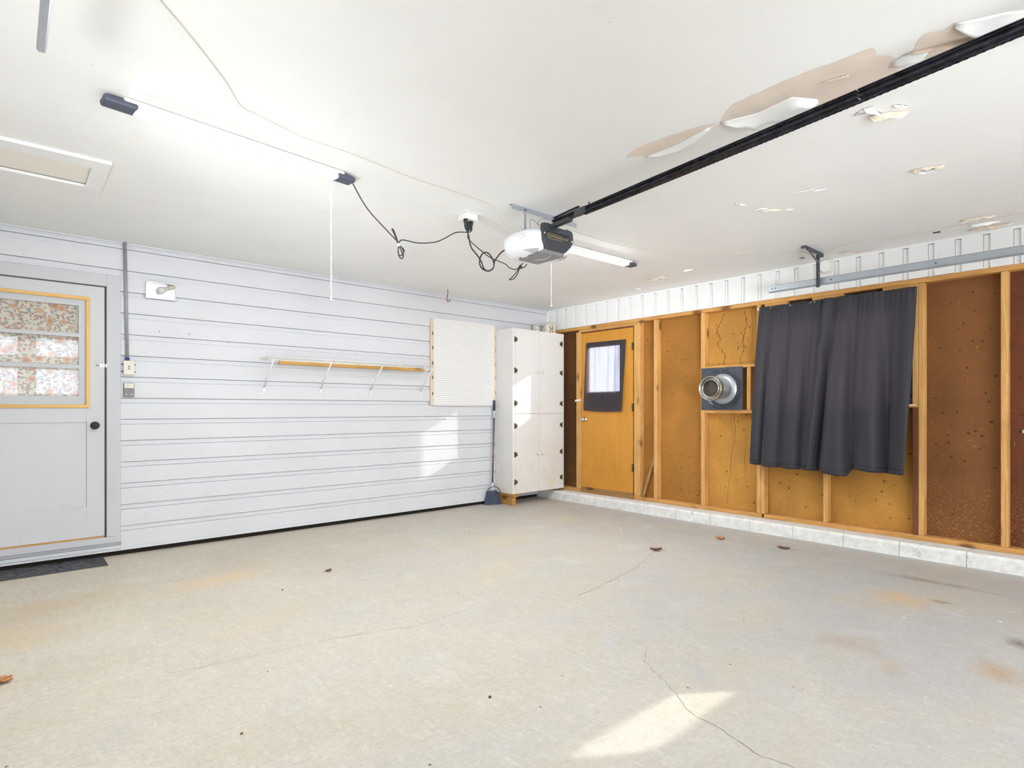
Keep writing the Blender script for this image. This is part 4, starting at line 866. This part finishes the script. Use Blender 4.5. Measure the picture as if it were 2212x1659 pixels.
# chain: plates flat in the horizontal plane, alternating wide and narrow links
ch = empty('chain', railpt(0, 0, -.034)-wloc(op)); ch.parent = op
def linkmesh(w, name):
    mb = MB(); n = 10; o_ = []
    for side in (-1, 1):
        mb.obox(rs*side*w, 0, rd, ru, .0062, .0042, .0012)
    for e in (-1, 1): mb.tube([rd*e*.0062*1.02-rs*(w+.001), rd*e*.0062*1.02+rs*(w+.001)], .0022, 5)
    lo = [min(v[i] for v in mb.v) for i in range(3)]
    return mb.build(name, M['rail'], ch)
la = linkmesh(.0066, 'chain_link'); lb = linkmesh(.0046, 'chain_link')
base = Vector(la.location)
q = wloc(ch)
for k, (src) in enumerate((la, lb)): src['_o'] = k
offA = Vector(la.location)+q; offB = Vector(lb.location)+q   # offsets relative to world origin centre
cnt = 0; d = .30
def place(o, p, off): o.location = off+p-q
while d < 2.66:
    p = railpt(d, .008, -.0225-.006*math.sin(math.pi*(d-.3)/2.36))
    src, off = (la, offA) if cnt % 2 == 0 else (lb, offB)
    if cnt < 2: o = src
    else: o = bpy.data.objects.new('chain_link', src.data); COL.objects.link(o); o.parent = ch
    place(o, p, off); cnt += 1; d += .0127
d = .02
while d < .26:
    src, off = (la, offA) if cnt % 2 == 0 else (lb, offB); o = bpy.data.objects.new('chain_link', src.data); COL.objects.link(o); o.parent = ch
    place(o, railpt(d, -.006, .030+.02*d), off); cnt += 1; d += .0127
for o in (la, lb): del o['_o']
# steel hanger on the ceiling
mt = empty('ceiling_hanger', (-2.85, -2.80, H), label='perforated galvanised angle on the ceiling that carries the opener', cat='bracket')
mb = MB(); mb.box(-3.165, -2.52, -2.828, -2.800, H-.004, H-.0008); mb.box(-3.165, -2.52, -2.832, -2.828, H-.032, H-.0008); mb.build('angle_bar', M['steel'], mt, .0008)
for x in (-3.046, -2.744):
    B('strap', M['steel'], x-.010, x+.010, -2.836, -2.833, 2.395, H-.006, mt); MB().lathe([(0, -.006), (.006, -.006), (.006, 0)], (x, -2.836, H-.020), (0, 1, 0), 6).build('bolt', M['darksteel'], mt)
for i in range(22):
    x = -3.150+.029*i; MB().box(x-.006, x+.006, -2.8175, -2.8105, H-.0046, H-.0039).build('slot', M['grey_plastic'], mt)
# ------------------------------------------------------------------ red hook
hk = [(-1.895, -.276, H), (-1.893, -.276, 2.50), (-1.905, -.276, 2.455), (-1.905, -.276, 2.425), (-1.890, -.276, 2.408), (-1.868, -.276, 2.418), (-1.862, -.276, 2.442)]
tag(MB().tube(spline(hk, 6), .0045, 8).build('ceiling_hook', M['red']), 'red vinyl coated screw hook in the ceiling above the pegboard', 'hook')
# ------------------------------------------------------------------ door tracks
def track(x, y0, y1, z, label, sgn):
    o = empty('door_track', (x, (y0+y1)/2, z), label=label, cat='track', group='galvanised garage door tracks'); n = 12
    prof = [(.004, .033), (-.005, .033), (-.005, .029), (0, .028), (0, -.017), (-.005, -.019), (-.005, -.023), (0, -.0255), (-.004, -.029), (.0, -.033), (.014, -.033), (.019, -.026), (.019, -.016), (.0165, -.016), (.0165, -.024), (.013, -.029), (.007, -.029), (.004, -.023)]
    mb = MB(); P = [(x+sgn*px, y0, z+pz) for px, pz in prof]; mb.prism(P, (0, y1-y0, 0)); mb.build('rail', M['steel'], o)
    for yy in [y0-.03]+[y0-.06]+[y0-.54-.75*i for i in range(3)]:
        if yy > y1: MB().lathe([(0, 0), (.006, 0), (.006, .001)], (x-.0008*sgn, yy, z+.004), (sgn*-1, 0, 0), 10).build('bolt_hole', M['darksteel'], o)
    return o
TR = track(-.325, -3.275, -7.6, 2.294, 'galvanised door track hanging along the stud wall', 1)
TL = track(-5.618, -3.44, -7.6, 2.294, 'galvanised door track end hanging at the top left corner', -1)
hb = empty('track_hanger', (-.45, -3.72, H), label='dark perforated steel bracket holding the right door track to the ceiling', cat='bracket')
mb = MB(); mb.box(-.640, -.300, -3.735, -3.732, H-.034, H-.001); mb.box(-.640, -.300, -3.735, -3.700, H-.004, H-.001); mb.build('ceiling_bar', M['darksteel'], hb)
mb = MB(); mb.box(-.372, -.340, -3.731, -3.728, 2.243, H-.006); mb.box(-.343, -.340, -3.728, -3.700, 2.243, H-.02); mb.build('drop_bar', M['darksteel'], hb)
MB().bar((-.620, -3.738, H-.028), (-.362, -3.736, 2.445), .003, .020, (1, 0, 1)).build('diagonal_brace', M['darksteel'], hb)
for i in range(6): 
    t = (i+.5)/6; p = Vector((-.620, -3.7405, H-.028)).lerp(Vector((-.362, -3.7385, 2.445)), t); MB().lathe([(0, 0), (.004, 0), (.004, .001)], p, (0, -1, 0), 8).build('hole', M['cream'], hb)
mb = MB(); mb.box(-.660, -.642, -3.735, -3.70, H-.02, H-.001); mb.box(-.302, -.270, -3.735, -3.715, H-.034, H-.001); mb.build('end_tab', M['darksteel'], hb)
# ------------------------------------------------------------------ sensor wire
zz = H-.008
wp = [(-5.45, -3.64), (-5.311, -3.478), (-5.169, -3.311), (-5.02, -3.12), (-4.93, -2.98), (-4.885, -2.937), (-4.846, -2.928), (-4.70, -2.88), (-4.569, -2.842), (-4.38, -2.835), (-4.195, -2.814), (-3.866, -2.766), (-3.514, -2.754), (-3.265, -2.731)]
sw1 = empty('sensor_wire', (-4.2, -2.9, H), label='thin white sensor wire stapled across the ceiling from opener to top left', cat='wire', group='thin white wires on the ceiling')
MB().tube(spline([(x, y, zz) for x, y in wp]+[(-3.20, -2.73, 2.50), (-3.15, -2.745, 2.43), (-3.08, -2.77, 2.41)], 5), .0019, 5).build('wire', plain('aged_white_wire', (196, 190, 172), .5), sw1)
sw2 = empty('sensor_wire', (-1.5, -3.0, H), label='thin white sensor wire running from opener to the coil at the track bracket', cat='wire', group='thin white wires on the ceiling')
MB().tube(spline([(x, y, zz) for x, y in [(-2.65, -2.74), (-2.371, -2.719), (-1.908, -2.715), (-1.318, -2.862), (-1.05, -3.08), (-.859, -3.267), (-.70, -3.45), (-.523, -3.643)]]+[(-.45, -3.70, 2.50), (-.40, -3.73, 2.45), (-.345, -3.745, 2.46)], 5), .0019, 5).build('wire', plain('aged_white_wire_b', (196, 190, 172), .5), sw2)
for i in range(4):
    r_ = .052+.006*i; MB().tube([Vector((-.325+.004*i, -3.765-.004*i, 2.425))+Vector((.2*r_*math.cos(t), -r_*abs(1)*math.cos(t)*.9, r_*math.sin(t))) for t in [2*math.pi*j/24 for j in range(24)]], .0018, 5, True).build('coil_loop', plain('coil_wire_%d' % i, (205, 196, 175), .5), sw2)
sw3 = empty('sensor_wire', (-.4, -4.4, H), label='thin white sensor wire along the ceiling edge above the stud wall', cat='wire', group='thin white wires on the ceiling')
MB().tube(spline([(-.31, -3.80, 2.47), (-.31, -3.80, 2.52), (-.33, -3.81, zz)]+[(x, y, zz) for x, y in [(-.404, -3.862), (-.45, -3.98), (-.481, -4.097), (-.439, -4.218), (-.361, -4.51), (-.368, -4.8), (-.373, -5.082), (-.38, -5.6)]], 5), .0019, 5).build('wire', plain('aged_white_wire_c', (214, 200, 176), .5), sw3)
# ------------------------------------------------------------------ leaves and crumbs on the slab
def leaf(x, y, L, W_, ang, m, label, curl=.5):
    e = MB(); a = Vector((math.cos(ang), math.sin(ang), 0)); b = Vector((-a.y, a.x, 0))
    def fn(s, t):
        u = s*2-1; v = t; w = W_*math.sin(math.pi*min(1, v*1.02))**.8*(1+.35*math.sin(v*19)) ; return Vector((x, y, FZ+.002))+a*(v-.5)*L+b*u*w/2+Vector((0, 0, curl*L*.35*(u*u*.7+(v-.5)**2*1.6)+.002))
    e.grid(fn, 8, 14); r = empty('dry_leaf', (x, y, FZ), label=label, cat='leaf', group='dry leaves on the slab')
    e.build('blade', m, r, 0, .0008); MB().tube(spline([Vector((x, y, FZ+.003))-a*L*.5+Vector((0, 0, curl*L*.14)), Vector((x, y, FZ+.004))-a*L*.72+b*.004, Vector((x, y, FZ+.008))-a*L*.9-b*.003]), .0010, 5).build('stalk', m, r)
leaf(-1.558, -2.869, .10, .04, 2.4, M['leafB'], 'dry brown leaf at the end of the floor crack', .7); leaf(-.724, -3.002, .11, .07, .5, M['leafA'], 'pale dry leaf on the slab below the flue pipe', .4)
leaf(-.676, -3.561, .10, .045, 1.7, M['leafB'], 'dry brown leaf on the slab below the big curtain', .5); leaf(-5.72, -2.33, .085, .06, -.6, M['leafA'], 'orange dry leaf at the left edge of the photo', .8)
leaf(-3.912, -1.622, .05, .035, .2, M['leafB'], 'small curled dry leaf on the slab in front of the siding', .8)
def pebble(x, y, r_, m, label):
    mb = MB(); mb.grid(lambda s, t: Vector((x+r_*math.cos(s*6.283)*math.sin(t*3.1416)*(1+.2*math.sin(s*12)), y+r_*.8*math.sin(s*6.283)*math.sin(t*3.1416), FZ+.5*r_-.5*r_*math.cos(t*3.1416))), 10, 6); tag(mb.build('pebble', m), label, 'pebble', 'crumbs on the slab')
pebble(-4.189, -3.853, .008, M['black'], 'dark pebble in the middle of the front slab'); pebble(-4.327, -1.836, .008, M['leafB'], 'small brown crumb on the tan slab near the siding')
pebble(-5.05, -3.45, .006, M['leafB'], 'small brown crumb on the slab near the lower left')
